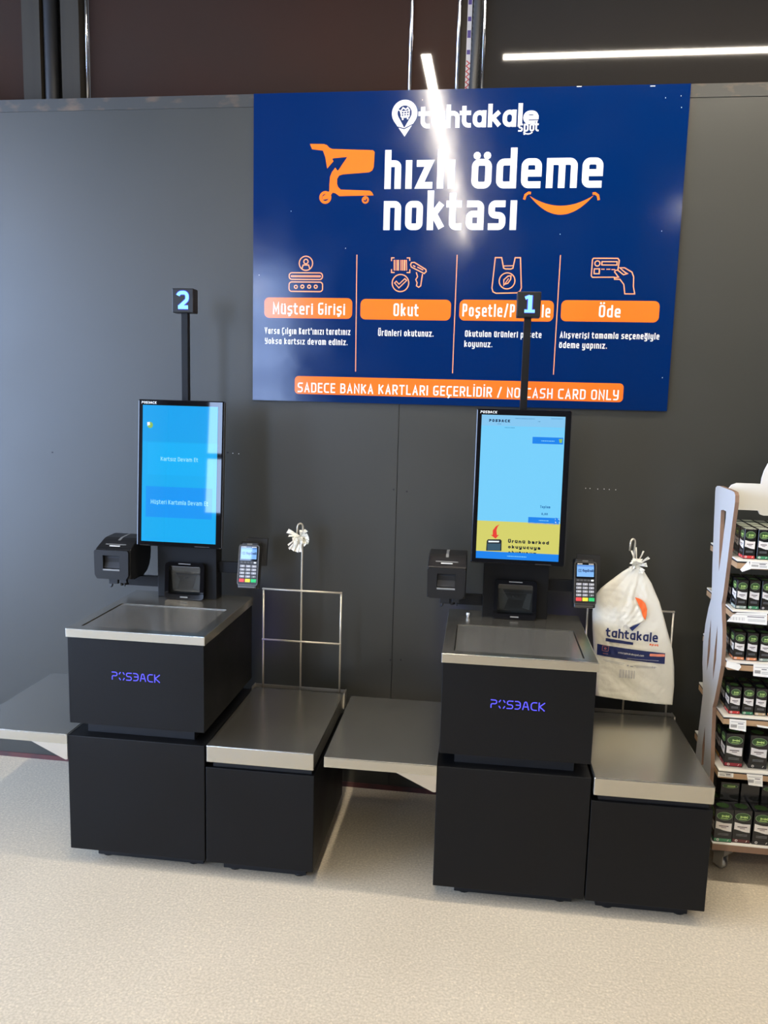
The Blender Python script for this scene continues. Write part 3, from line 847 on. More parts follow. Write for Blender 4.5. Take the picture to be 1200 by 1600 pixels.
def make_kiosk(number, loc, rz, label, screen_fn):
    k = empty('self_checkout_kiosk', loc, rz)
    tag(k, label, 'self checkout', 'self checkout kiosks against the wall')
    P = M['powder']
    # base cabinet and bagging cabinet
    box('base_cabinet', -0.0438, 0.4017, 0.0, 0.505, 0.0507, 0.4304, P, k, 0.0022)
    box('plinth', 0.02, 0.375, 0.058, 0.49, 0.004, 0.052, M['void'], k)
    box('bagging_cabinet', 0.4052, 0.7455, 0.0, 0.505, 0.0493, 0.363, P, k, 0.0022)
    box('plinth', 0.445, 0.712, 0.052, 0.49, 0.004, 0.051, M['void'], k)
    for x, y in ((0.05, 0.078), (0.34, 0.078), (0.05, 0.44), (0.34, 0.44), (0.48, 0.07), (0.69, 0.07), (0.48, 0.44), (0.69, 0.44)):
        tube('levelling_foot', [(x, y, 0.0), (x, y, 0.006), (x, y, 0.0061), (x, y, 0.02)], [0.02, 0.02, 0.009, 0.009], M['black'], k, 14)
    box('load_cell', 0.425, 0.735, 0.012, 0.49, 0.362, 0.384, M['void'], k)
    ring = box('bagging_platform', 0.409, 0.744, -0.0056, 0.508, 0.382, 0.4364, M['steel'], k, 0.003, 3)
    # counter box, its top and the weighing plate
    box('neck', 0.005, 0.355, 0.04, 0.47, 0.429, 0.470, M['void'], k)
    box('counter_box', -0.0389, 0.3987, 0.0068, 0.511, 0.4688, 0.7472, P, k, 0.0015)
    ring_slab('countertop', (-0.0428, 0.4026, 0.0029, 0.515), (-0.0088, 0.3666, 0.0372, 0.321), 0.7472, 0.7747, M['steel'], k)
    box('countertop_lining', -0.0088, 0.3666, 0.0372, 0.321, 0.7472, 0.764, M['void'], k)
    sp = box('weighing_plate', -0.0056, 0.3634, 0.0404, 0.3178, 0.764, 0.7724, M['plate'], k, 0.001)
    F = Flat(); lettering(F, 'POSBACK', 0.104, 0.259, 0.6195, 0.6450, t=0.0030, xr=1.0, gap=1.0, table=TECH)
    F.build('lit_logo', M['led_logo'], k, lambda x, z: (x, 0.0060, z))
    box('led_strip', 0.388, 0.397, 0.511, 0.514, 0.475, 0.735, M['led_strip'], k)
    box('led_strip', -0.037, -0.028, 0.511, 0.514, 0.475, 0.735, M['led_strip'], k)
    # side shelf
    sh = boxes('side_shelf', [(-0.3821, -0.0440, -0.0031, 0.506, 0.4305, 0.4337), (-0.3821, -0.0440, -0.0031, -0.0001, 0.4011, 0.4305),
                              (-0.3821, -0.3791, -0.0001, 0.506, 0.4011, 0.4305), (-0.3791, -0.0440, 0.503, 0.506, 0.4011, 0.4305)], M['steel'], k, 0.0008)
    for y in (0.0, 0.45):
        solid('shelf_bracket', [[(-0.170, 0.404), (-0.056, 0.351), (-0.050, 0.3492), (-0.0445, 0.351), (-0.0445, 0.404)]], 0.003,
              lambda u, v, w, y=y: (u, y-0.0025+w, v), M['steel_edge'], sh)
    # bag rack
    rk = boxes('bag_rack', [(0.402, 0.748, 0.538, 0.543, 0.426, 0.438), (0.744, 0.748, 0.50, 0.543, 0.380, 0.440), (0.402, 0.406, 0.50, 0.543, 0.380, 0.440)], M['steel_edge'], k)
    gx0, gx1, gy, gc = 0.4355, 0.7224, 0.533, 0.5766
    rw = 0.0034
    bm = bmesh.new()
    add_tube(bm, [(gx0, gy, 0.428), (gx0, gy, 0.8055)], rw)
    add_tube(bm, [(gx1, gy, 0.428), (gx1, gy, 0.8055)], rw)
    add_tube(bm, [(gx0-rw, gy-0.004, 0.803), (gx1+rw, gy-0.004, 0.803)], rw)
    add_tube(bm, [(gx0-rw, gy-0.004, 0.6135), (gx1+rw, gy-0.004, 0.6135)], rw)
    bm_link('wire_frame', bm, M['wire'], rk, smooth=True)
    hook = [(gc, gy, 0.428), (gc, gy, 0.9), (gc+0.002, gy, 1.02)] + [(gc-0.0065+0.0085*math.cos(a), gy-0.006*(1-math.cos(a)), 1.036+0.013*math.sin(a)) for a in [math.pi*i/8 for i in range(9)]] + [(gc-0.016, gy-0.014, 1.01)]
    tube('hook_rod', hook, rw, M['wire'], rk)
    # column with the scanner
    box('column', 0.0719, 0.2894, 0.4417, 0.500, 0.7747, 1.40, P, k, 0.0015)
    sc = empty('barcode_scanner', (0.1795, 0.4417, 0.776)); sc.parent = k
    w2, h = 0.0715, 0.131
    outer = rrect(-w2, 0, w2, h, 0.014, 6); inner = rrect(-w2+0.014, 0.018, w2-0.014, h-0.014, 0.004, 3)
    fr = solid('scanner_frame', [outer, inner], 0.018, lambda u, v, w: (u, -0.019+w-(0.012*(1-v/h))*(1 if w < 0.001 else 0), v), M['gloss_black'], sc)
    solid('scanner_window', [inner], 0.002, lambda u, v, w: (u, -0.006+w, v), M['scan_glass'], sc)
    for pl, mm in (([(-.026, .072), (-.016, .104), (.022, .104), (.030, .072)], 'scan_in2'), ([(-.026, .062), (.030, .062), (.020, .034), (-.018, .034)], 'scan_in2'),
                   ([(-.056, .100), (-.044, .100), (-.022, .066), (-.034, .030), (-.050, .030)], 'scan_in'), ([(.056, .085), (.040, .085), (.034, .066), (.026, .036), (.050, .030)], 'scan_in')):
        F = Flat(); F.poly(pl); F.build('inner_mirror', M[mm], sc, lambda x, z: (x, -0.0064, z))
    F = Flat(); F.line([(-.056, .086), (.056, .086)], .0012); F.poly(ellipse(-.006, .074, .0022, .0022, 10)).poly(ellipse(.006, .074, .0022, .0022, 10))
    F.build('sensor', M['void'], sc, lambda x, z: (x, -0.0068, z))
    box('window_edge', -w2+0.017, w2-0.017, -0.0088, -0.0062, h-0.0172, h-0.0152, M['zinc'], sc)  # thin bright bar added as the highlight along the window's top bevel
    box('status_strip', -0.022, 0.022, -0.0215, -0.018, h-0.006, h-0.003, M['grey_strip'], sc)
    F = Flat(); F.rect(-.014, .007, .014, .011); F.build('maker_mark', M['grey_strip'], sc, lambda x, z: (x, -0.0312+0.012*z/h, z))
    # number light on its pole
    box('number_pole', 0.1655, 0.1885, 0.445, 0.468, 1.38, 1.772, P, k, 0.001)
    nb = box('number_lamp', 0.1393, 0.2152, 0.4304, 0.474, 1.7695, 1.850, M['black'], k, 0.003)
    F1, F2 = Flat(), Flat()
    def digit(F, t):
        if number == 2:
            pts = fillet([(0.161, 1.826, ), (0.165, 1.835, 1), (0.193, 1.836, 1), (0.193, 1.812, 1), (0.165, 1.7875), (0.165, 1.7875)], False, 0.013)
            F.line(pts, t, cap=0.0); F.line([(0.161, 1.7875), (0.196, 1.7875)], t)
        else:
            F.line([(0.165, 1.829), (0.180, 1.835)], t*0.8); F.line([(0.181, 1.838), (0.181, 1.79)], t*1.15); F.line([(0.164, 1.7885), (0.197, 1.7885)], t*0.8)
    digit(F2, 0.0165); digit(F1, 0.0115)
    F2.build('digit_rim', M['num_halo'], nb, lambda x, z: (x, 0.4300, z))  # the digit's glow drawn as a wider blue emissive outline behind it
    F1.build('digit', M['num_core'], nb, lambda x, z: (x, 0.4296, z))
    # monitor
    a = math.radians(3.75)
    mo = box('monitor', 0.0, 0.3035, 0.0, 0.022, 0.0, 0.505, M['gloss_black'], k, 0.004)
    mo.location = (0.0257, 0.3714, 0.9713); mo.rotation_euler = (-a, 0, 0)
    box('monitor_back', 0.05, 0.255, 0.0221, 0.072, 0.10, 0.45, M['black'], mo, 0.006)
    box('monitor_edge', 0.3036, 0.3056, 0.003, 0.019, 0.004, 0.501, M['black_soft'], mo)
    sx, sz, sw, shh = 0.0173, 0.4858, 0.2670, 0.469
    scr = lambda d: (lambda u, v: (sx+u*sw, -0.0006-d, sz-v*shh))
    F = Flat(); lettering(F, 'POoSBACK'.replace('Oo', 'o'), 0.0125, 0.066, 0.4905, 0.4985, t=0.0016, xr=1.0, gap=0.8, table=TECH)
    F.build('monitor_logo', M['white_ink'], mo, lambda x, z: (x, -0.0006, z))
    box('sensor_strip', 0.21, 0.262, -0.0010, 0.0, 0.004, 0.006, M['black_soft'], mo)
    screen_fn(mo, scr)
    # receipt printer on the left arm
    box('printer_arm', -0.06, 0.0719, 0.462, 0.486, 0.805, 0.841, P, k, 0.001)
    pr = empty('receipt_printer', (0, 0, 0)); pr.parent = k
    prof = [(0.348, 0.853), (0.346, 0.955), (0.352, 0.960), (0.405, 0.981), (0.425, 0.986), (0.495, 0.989), (0.518, 0.978), (0.522, 0.932), (0.518, 0.900), (0.508, 0.879), (0.490, 0.860), (0.458, 0.848)]
    extrude_x('printer_body', prof, -0.113, 0.014, M['black'], pr, 0.003)
    fx0, fx1, fz0, fz1 = -0.114, 0.0145, 0.855, 0.956
    wx0, wx1, wz0, wz1 = -0.080, -0.020, 0.889, 0.938
    cov = solid('front_cover', [[(fx0+.003, fz0+.014), (fx0+.012, fz0), (fx1-.012, fz0), (fx1-.003, fz0+.014), (fx1-.002, fz1-.006), (fx1-.006, fz1), (fx0+.006, fz1), (fx0+.002, fz1-.006)],
                                [(wx0, wz0), (wx1, wz0), (wx1, wz1), (wx0, wz1)]], 0.016, lambda u, v, w: (u, 0.332+w, v), M['black'], pr)
    extrude_x('paper_chute', [(0.3465, wz0+0.001), (0.3465, wz1-0.002), (0.3440, wz1-0.010), (0.3465, wz0+0.024), (0.338, wz0+0.004)], wx0+0.001, wx1-0.001, M['void'], pr)
    box('chute_lip', wx0, wx1, 0.3312, 0.336, wz0-0.004, wz0+0.0012, M['grey_strip'], pr)
    box('power_switch', -0.031, -0.013, 0.334, 0.343, 0.862, 0.873, M['void'], pr, 0.001)
    # lid details follow the sloping lid
    def lid(x, s): return (x, 0.352+s*0.053, 0.960+s*0.021)
    def lidq(name, x0, x1, s0, s1, m, d=0.0008):
        v = [lid(x0, s0), lid(x1, s0), lid(x1, s1), lid(x0, s1)]
        nrm = Vector((0, -0.021, 0.053)).normalized()*d
        return link_mesh(name, [Vector(p)+nrm for p in v], [(0, 1, 2, 3)], m, pr)
    lidq('paper_slot', -0.088, -0.012, 0.50, 0.72, M['void'])
    lidq('tear_bar', -0.088, -0.014, 0.38, 0.48, M['grey_strip'])
    lidq('printer_mark', -0.070, -0.032, 0.20, 0.30, M['white_ink'])
    link_mesh('lid_stripe', [(-0.056, .400, .9795), (-0.047, .400, .9795), (-0.047, .425, .9868), (-0.056, .425, .9868), (-0.047, .49, .9897), (-0.056, .49, .9897)], [(0, 1, 2, 3), (3, 2, 4, 5)], M['grey_strip'], pr)
    box('mounting_plate', -0.085, 0.0, 0.40, 0.486, 0.841, 0.848, M['black'], pr)
    bm = bmesh.new()
    add_box(bm, -0.070, -0.036, 0.352, 0.366, 0.834, 0.852, 0.002); add_box(bm, -0.030, -0.004, 0.352, 0.366, 0.838, 0.852, 0.002)
    add_tube(bm, [(-0.060, 0.359, 0.836), (-0.061, 0.359, 0.826), (-0.066, 0.362, 0.822)], 0.004, 8)
    add_tube(bm, [(-0.015, 0.359, 0.840), (-0.014, 0.359, 0.826)], 0.003, 8); add_tube(bm, [(-0.028, 0.36, 0.840), (-0.030, 0.365, 0.829), (-0.02, 0.40, 0.826)], 0.004, 8)
    bm_link('cable_plugs', bm, M['void'], pr)
    # card terminal on the right arm
    box('terminal_arm', 0.2894, 0.42, 0.462, 0.474, 0.870, 0.910, P, k, 0.001)
    solid('terminal_holder', [[(0.381, 0.90), (0.461, 0.90), (0.461, 0.994), (0.384, 0.995)]], 0.012, lambda u, v, w: (u, 0.492+w-0.02*(0.995-v)/0.095, v), M['void'], k)
    te = empty('card_terminal', (0.3725, 0.4095, 0.829)); te.parent = k
    te.rotation_euler = (-math.radians(12.5), 0, math.radians(4 if number == 1 else 1))
    W, H = 0.0735, 0.153
    bm = bmesh.new(); add_box(bm, 0.0015, W-0.0015, 0.003, 0.048, 0.0, H, 0.005, 3); add_box(bm, 0.004, W-0.004, 0.006, 0.062, H-0.03, H+0.012, 0.006, 3)
    bm_link('terminal_body', bm, M['term'], te)
    solid('terminal_rim', [rrect(0, 0.012, W, H, 0.007), rrect(0.0025, 0.0145, W-0.0025, H-0.0025, 0.005)], 0.004, lambda u, v, w: (u, 0.0005+w, v), M['term_edge'], te)
    box('face_plate', 0.002, W-0.002, 0.0022, 0.006, 0.0125, H-0.002, M['term'], te)
    box('display_bezel', 0.006, W-0.006, 0.0012, 0.004, 0.098, H-0.005, M['gloss_black'], te)
    box('display', 0.0085, W-0.009, 0.0008, 0.003, 0.1035, 0.1425, M['lcd'], te)
    F = Flat(); F.rect(0.0085, 0.1375, W-0.009, 0.1408); F.build('display_bar', M['lcd_blue'], te, lambda x, z: (x, 0.0005, z))
    F = Flat(); lettering(F, 'YapıKredi', 0.028, W-0.010, 0.1195, 0.1285, t=0.0022, xr=0.75, gap=0.25)
    F.ring(0.0165, 0.1235, 0.0042, 0.0012, 16); F.ring(0.0215, 0.1235, 0.0042, 0.0012, 16)
    F.build('display_text', M['lcd_ink'], te, lambda x, z: (x, 0.0004, z))
    F = Flat(); F.rect(0.010, H-0.0085, 0.0265, H-0.006).rect(W-0.0265, H-0.0085, W-0.010, H-0.006)
    F.build('top_mark', M['key_white'], te, lambda x, z: (x, 0.0008, z))
    F = Flat(); F.rect(0.027, H+0.001, 0.046, H+0.005); F.build('maker_mark', M['grey_strip'], te, lambda x, z: (x, 0.0052, z))
    def key(x0, x1, z0, z1, m): box('key', x0, x1, 0.0004, 0.004, z0, z1, m, te, 0.0009, 1)
    for i in range(5):
        x0 = 0.0085 + i*0.0118
        key(x0, x0+0.0088, 0.0888, 0.0942, M['key_white'] if i == 4 else M['key_dark'])
    for r in range(4):
        for c in range(3):
            x0 = 0.0075+c*0.0208; z1 = 0.0825-r*0.0120
            key(x0, x0+0.0172, z1-0.0082, z1, M['key'] if not (r == 3 and c == 2) else M['key_dark'])
    F = Flat()
    for r in range(4):
        for c in range(3):
            x0 = 0.0075+c*0.0208; z1 = 0.0825-r*0.0120
            F.line([(x0+.0085, z1-.002), (x0+.0085, z1-.0062)], .002); F.line([(x0+.0115, z1-.0035), (x0+.0155, z1-.0035)], .0012)
    F.build('key_print', M['key_white'], te, lambda x, z: (x, 0.0002, z))
    for c, m in enumerate(('key_red', 'key_yellow', 'key_green')):
        x0 = 0.007+c*0.0212; key(x0, x0+0.0185, 0.0225, 0.0345, M[m])
    box('card_slot', 0.006, W-0.010, 0.0016, 0.006, 0.0035, 0.0085, M['term_edge'], te)
    return k

def screen_two(mo, scr):
    F = Flat(); F.rect(0, 0, 1, 1); F.build('screen', M['scr2'], mo, scr(0))
    def r(name, p, q, m, d=0.0002):
        F = Flat(); F.rect(p[0], p[1], q[0], q[1]); F.build(name, M[m], mo, scr(d))
    r('screen_header', (0, 0), (1.0, 0.2651), 'scr2_top')
    r('screen_button', (0.0738, 0.2743), (0.955, 0.5068), 'scr2_btn')
    r('screen_button', (0.0539, 0.5929), (0.945, 0.8194), 'scr2_blue')
    flip = lambda f: (lambda x, y: f(x, -y))
    F = Flat(); lettering(F, 'Kartsız Devam Et', *(0.1421, 0.4265, 0.5966, 0.6268), t=0.0046, xr=0.76, gap=0.5)
    F.build('screen_text', M['scr2_text'], mo, (lambda f: (lambda u, v: f(u/SA, 1-v)))(scr(0.0004)))
    F = Flat(); lettering(F, 'Müşteri Kartımla Devam Et', *(0.0693, 0.5083, 0.2782, 0.3110), t=0.0046, xr=0.76, gap=0.5)
    F.build('screen_text', M['scr2_text'], mo, (lambda f: (lambda u, v: f(u/SA, 1-v)))(scr(0.0004)))
    u, v = (0.1009, 0.1449)
    F = Flat(); F.poly([(u+math.cos(t)*.038, v+math.sin(t)*.0225) for t in [2*math.pi*i/20 for i in range(20)]])
    F.build('screen_icon', M['scr_green'], mo, scr(0.0004))
    F = Flat(); F.poly([(u-.04, v-.02), (u-.005, v-.022), (u, v), (u-.036, v+.006)])
    F.build('screen_icon', M['scr_white'], mo, scr(0.0006))

def screen_one(mo, scr):
    def dashes(p, q, m, d=0.0004):                 # a caption too small to read in the photo
        F = Flat(); x = p[0]; k = 0
        while x < q[0]-0.008:
            w = 0.009 + 0.004*((k*7) % 4)
            F.line([(x, p[1]), (min(x+w, q[0]), p[1])], .0042); x += w+0.005; k += 1
        F.build('screen_caption', M[m], mo, scr(d))
    F = Flat(); F.rect(0, 0, 1, 1); F.build('screen', M['scr1'], mo, scr(0))
    def r(name, p, q, m, d=0.0002):
        F = Flat(); F.rect(p[0], p[1], q[0], q[1]); F.build(name, M[m], mo, scr(d))
    W = lambda d: (lambda f: (lambda u, v: f(u/SA, 1-v)))(scr(d))
    r('screen_header', (0, 0), (1.0, 0.0740), 'scr1_head')
    F = Flat(); lettering(F, 'POSBACK'.replace('O', 'o'), *(0.0516, 0.1950, 0.9514, 0.9707), t=0.0062, xr=1.0, gap=0.8, table=TECH); F.build('screen_logo', M['scr_dark'], mo, W(0.0004))
    r('screen_button', (0.6213, 0.1430), (0.985, 0.1890), 'scr1_blue')
    dashes((0.7275, 0.1686), (0.8935, 0.1681), 'scr2_text')
    u, v = (0.9580, 0.1650)
    F = Flat(); F.poly([(u-.025, v-.012), (u+.02, v-.014), (u+.012, v+.014), (u-.012, v+.014)]); F.build('screen_icon', M['scr_green'], mo, scr(0.0005))
    F = Flat(); F.line([(0.5542, 0.0923), (0.9986, 0.0875)], .0018); F.line([(0.7052, 0.0945), (0.7082, 0.1289)], .003)
    F.build('screen_rule', M['scr1_head'], mo, scr(0.0004))
    F = Flat()
    for x0, x1, y in ((462, 640, 206), (780, 890, 199), (302, 340, 257), (370, 455, 288), (665, 690, 228)):
        k = 0
        x = x0
        while x < x1-6:
            w = 5 + (k*7) % 9
            a, b = (x-160)/747.0, (x+w-160)/747.0
            F.line([(a, (y-180)/1272.0), (b, (y-180)/1272.0)], .0035); x += w+4; k += 1
    F.build('screen_small_print', M['scr_mid'], mo, scr(0.0004))
    F = Flat(); lettering(F, 'Toplam', *(0.4274, 0.4960, 0.3685, 0.3872), t=0.0040, xr=.74); lettering(F, '0,00', *(0.4389, 0.4808, 0.3206, 0.3362), t=0.0040); F.build('screen_text', M['scr_mid'], mo, W(0.0004))
    r('screen_button', (0.6148, 0.6969), (0.985, 0.7425), 'scr1_blue')
    dashes((0.7433, 0.7183), (0.8707, 0.7178), 'scr2_text')
    F = Flat(); F.poly([(0.9363, 0.7023), (0.9816, 0.7013), (0.9893, 0.7292), (0.9386, 0.7288)]); F.build('screen_icon', M['scr_white'], mo, scr(0.0005))
    F = Flat(); F.line([(0.9405, 0.7053), (0.9641, 0.7157), (0.9837, 0.7262)], .03); F.build('screen_icon', M['scr1_blue'], mo, scr(0.0007))
    r('screen_banner', (0.0, 0.7357), (1.0, 0.9510), 'scr1_yellow')
    F = Flat()
    pts = [(0.2728, 0.7564), (0.2287, 0.7716), (0.1938, 0.8001), (0.1937, 0.8341), (0.1689, 0.8331), (0.2313, 0.8586), (0.2703, 0.8307), (0.2458, 0.8329), (0.2377, 0.7990), (0.2496, 0.7751)]
    F.poly(pts); F.build('banner_arrow', M['scr_red'], mo, scr(0.0005))
    F = Flat(); F.poly([(0.1221, 0.9456), (0.1253, 0.8771), (0.1382, 0.8656), (0.2919, 0.8618), (0.3063, 0.8710), (0.3091, 0.9423)]); F.build('banner_scanner', M['scr_black'], mo, scr(0.0005))
    F = Flat(); F.poly([(0.1445, 0.8750), (0.2763, 0.8733), (0.2743, 0.8829), (0.1453, 0.8861)]); F.build('banner_scanner_light', M['scr_white'], mo, scr(0.0007))
    F = Flat(); F.poly([(0.1349, 0.8943), (0.2942, 0.8919), (0.2951, 0.9395), (0.1357, 0.9420)]); F.build('banner_scanner_window', M['scr_slate'], mo, scr(0.0007))
    F = Flat()
    lettering(F, 'Ürünü barkod', *(0.2185, 0.4989, 0.1167, 0.1404), t=0.0072, xr=.78, gap=.75)
    lettering(F, 'okuyucuya', *(0.2203, 0.4427, 0.0780, 0.1009), t=0.0072, xr=.78, gap=.75)
    F.build('banner_text', M['scr_black'], mo, W(0.0005))
    F = Flat(); lettering(F, 'okutunuz', *(0.2221, 0.4139, 0.0376, 0.0614), t=0.0072, xr=.78, gap=.75); F.build('banner_text', M['scr_black'], mo, W(0.0005))
    r('screen_footer', (0.0, 0.9494), (1.0, 1.0), 'scr1_blue', 0.0008)
    dashes((0.3816, 0.9769), (0.6133, 0.9754), 'scr2_text', 0.0010)
SA = 0.2670/0.469
k2 = make_kiosk(2, (-1.2389, -0.6723, 0), 0.0071, 'black self checkout with a lit number 2 and a plain cyan screen, at the left', screen_two)
k1 = make_kiosk(1, (-0.0798, -0.6704, 0), 0.0154, 'black self checkout with a lit number 1 and a pale blue screen with yellow banner', screen_one)
cp = tube('screw_cap', [(-0.0798+0.025-0.0064, -0.6704+0.417, 0.7747), (-0.0798+0.025-0.0064, -0.6704+0.417, 0.781), (-0.0798+0.025-0.0064, -0.6704+0.417, 0.7811), (-0.0798+0.025-0.0064, -0.6704+0.417, 0.789)], [0.0038, 0.0038, 0.0056, 0.0056], M['white_cap'], None, 12)
tag(cp, 'tiny white plastic cap standing on the back left of the counter marked one', 'cap')

# ------------------------------------------------------------------ scraps of torn bag handles on the empty hook
def petals(bm, c, lst):
    """crumpled strips of film: (angle, length, width at the tip, tilt towards the viewer)"""
    for a, l, w, d in lst:
        a = math.radians(a)
        dx, dz = math.cos(a), math.sin(a)
        px, pz = -dz, dx
        rows = []
        for i in range(5):
            t = i/4.0
            ww = 0.004 + (w-0.004)*t
            cx, cy, cz = c[0]+dx*l*t, c[1]-d*t + 0.003*math.sin(t*5+a), c[2]+dz*l*t - 0.004*t*t
            rows.append([(cx+px*ww*s, cy + 0.006*(abs(s)-0.5)*(1 if i % 2 else -1) - 0.003*s, cz+pz*ww*s) for s in (-0.5, -0.17, 0.17, 0.5)])
        for dd in (0.0, 0.0012):
            vv = [[bm.verts.new((p[0], p[1]+dd, p[2])) for p in r] for r in rows]
            for i in range(4):
                for j in range(3):
                    bm.faces.new((vv[i][j], vv[i][j+1], vv[i+1][j+1], vv[i+1][j]))
bm = bmesh.new()
hx, hy, hz = -1.2389+0.5700, -0.6723+0.522, 1.003
petals(bm, (hx, hy, hz), [(152, .052, .017, .010), (168, .040, .006, .02), (212, .050, .007, .016), (226, .056, .009, .014), (240, .050, .013, .018), (257, .050, .016, .016), (275, .048, .010, .018),
                          (318, .032, .016, .02), (338, .036, .013, .016), (2, .036, .012, .02), (24, .034, .016, .018), (52, .040, .014, .016), (80, .030, .012, .012), (300, .022, .016, .022), (190, .026, .014, .02)])
petals(bm, (hx-0.004, hy-0.012, hz-0.006), [(100, .016, .014, .01), (220, .018, .016, .012), (330, .018, .014, .012), (30, .016, .014, .01)])
tag(bm_link('bag_scraps', bm, M['bag']), 'torn white scraps of bag handles left on the empty wire hook', 'plastic scraps')

# ------------------------------------------------------------------ white carrier bag on the other hook
ROWS = [((0.4750, 0.9540), (0.5170, 0.9540)), ((0.4510, 0.9370), (0.5270, 0.9370)), ((0.4140, 0.9040), (0.5500, 0.9030)), ((0.3840, 0.8760), (0.5640, 0.8730)), ((0.3660, 0.8480), (0.5810, 0.8390)),
        ((0.3610, 0.7890), (0.5970, 0.7930)), ((0.3650, 0.7330), (0.6130, 0.7430)), ((0.3740, 0.6550), (0.6350, 0.6770)), ((0.3820, 0.5870), (0.6450, 0.6170)), ((0.3880, 0.5300), (0.6500, 0.5500)), ((0.3880, 0.4950), (0.6490, 0.4810))]
ZT = ROWS[0][0][1]; ZBL = ROWS[-1][0][1]; ZBR = ROWS[-1][1][1]
def edge(side, z):
    L = [(r[side][1], r[side][0]) for r in ROWS]
    if z >= L[0][0]: return L[0][1]
    for (z0, x0), (z1, x1) in zip(L, L[1:]):
        if z >= z1: return x0+(x1-x0)*(z-z0)/(z1-z0)
    return L[-1][1]
def bag_y(x, z):
    l, r = edge(0, z), edge(1, z)
    u = min(1, max(0, (x-l)/(r-l))); v = min(1, max(0, (ZT-z)/(ZT-(ZBL+ZBR)/2)))
    b = 0.019*(math.sin(math.pi*u)**0.5)*(0.35+0.65*math.sin(math.pi*min(1, v*0.8+0.08)))
    tri = lambda t: abs((t % 1.0)-0.5)*2.0
    wr = 0.0050*tri(u*2.6+v*0.9+.2)*math.exp(-((v-.22)/.22)**2) + 0.0036*tri(u*2.2-v*5.5)*math.exp(-((v-.88)/.15)**2)
    w1 = 1.1*math.sin(x*23-z*14) + 0.6*math.sin(z*31+x*9)
    wr += 0.0013*tri(x*19+z*23+w1) + 0.0012*tri(x*37-z*15+.3+.7*w1) + 0.0006*tri(z*29+x*11-w1) - 0.003
    wr += -0.006*math.exp(-((u-.55+.5*(v-.25))/.05)**2)*math.exp(-((v-.25)/.15)**2)
    return -0.151 - b + wr*min(1, 6*u, 6*(1-u))
NR, NC = 110, 72
def bag_grid(front):
    g = []
    for i in range(NR+1):
        v = i/NR
        zn = ZT+((ZBL+ZBR)/2-ZT)*v
        row = []
        for j in range(NC+1):
            u = j/NC
            z = ZT + ((ZBL+(ZBR-ZBL)*u)-ZT)*v
            l, r = edge(0, z), edge(1, z)
            x = l+(r-l)*u
            row.append((x, bag_y(x, z) if front else -0.1475 - 0.002*math.sin(math.pi*u), z))
        g.append(row)
    return g
bm = bmesh.new()
gf = [[bm.verts.new(p) for p in r] for r in bag_grid(True)]
gb = [[bm.verts.new(p) for p in r] for r in bag_grid(False)]
for i in range(NR):
    for j in range(NC):
        bm.faces.new((gf[i][j], gf[i][j+1], gf[i+1][j+1], gf[i+1][j])); bm.faces.new((gb[i][j+1], gb[i][j], gb[i+1][j], gb[i+1][j+1]))
    bm.faces.new((gf[i][0], gf[i+1][0], gb[i+1][0], gb[i][0])); bm.faces.new((gf[i][NC], gb[i][NC], gb[i+1][NC], gf[i+1][NC]))
for j in range(NC):
    bm.faces.new((gf[0][j], gb[0][j], gb[0][j+1], gf[0][j+1])); bm.faces.new((gf[NR][j+1], gb[NR][j+1], gb[NR][j], gf[NR][j]))
bag = bm_link('carrier_bag', bm, M['bag'], smooth=True)
tag(bag, 'white plastic carrier bag with navy shop name hanging on the wire hook', 'bag')
bm = bmesh.new()
nx, nz = (0.4950, 0.9660)
petals(bm, (nx, -0.158, nz-0.004), [(262, .022, .042, .0), (278, .022, .040, .004), (95, .068, .005, .006), (110, .060, .006, .01), (72, .060, .006, .008), (45, .052, .010, .012), (20, .034, .016, .01), (-30, .026, .016, .01), (135, .026, .016, .012), (200, .024, .018, .012), (90, .03, .036, .012), (75, .026, .03, .016), (110, .03, .024, .018)])
bm_link('tied_neck', bm, M['bag'], bag)
def pr_bag(name, F, m, d=0.0012):
    # cut the print finely enough to follow the film
    bm = bmesh.new(); bv = [bm.verts.new((x, -0.00004*l, z)) for (x, z), l in zip(F.v, F.l)]
    for f in F.f:
        try: bm.faces.new([bv[i] for i in f])
        except ValueError: pass
    bmesh.ops.triangulate(bm, faces=bm.faces[:])
    for _ in range(4):
        lo = [e for e in bm.edges if e.calc_length() > 0.006]
        if not lo: break
        bmesh.ops.subdivide_edges(bm, edges=lo, cuts=1)
        bmesh.ops.triangulate(bm, faces=bm.faces[:])
    for v in bm.verts: v.co.y += bag_y(v.co.x, v.co.z)-d-0.0005
    me = bpy.data.meshes.new(name); bm.to_mesh(me); bm.free(); me.materials.append(M[m])
    o = bpy.data.objects.new(name, me); COL.objects.link(o); o.parent = bag
    return o
F = Flat(); F.poly([(0.4430, 0.8280), (0.4660, 0.8450), (0.4920, 0.8550), (0.5060, 0.8290), (0.5200, 0.8010), (0.5300, 0.7810), (0.5070, 0.7660), (0.4820, 0.7530), (0.4640, 0.7640)]); pr_bag('folded_flap', F, 'bag', 0.007)
F = Flat(); F.poly([(0.4950, 0.8570), (0.5070, 0.8540), (0.5190, 0.8480), (0.5300, 0.8370), (0.5370, 0.8180), (0.5370, 0.8000), (0.5330, 0.7800), (0.5240, 0.7950), (0.5180, 0.8150), (0.5100, 0.8290)]); pr_bag('orange_crescent', F, 'orange_ink', 0.0085)
F = Flat(); F.poly([(0.4820, 0.7520), (0.5010, 0.7610), (0.5190, 0.7700), (0.5070, 0.7560), (0.4930, 0.7400)]); pr_bag('navy_fold', F, 'navy_ink', 0.0085)
F = Flat(); a, b, c = (0.4100, 0.7120), (0.5810, 0.7030), (0.4080, 0.7450)
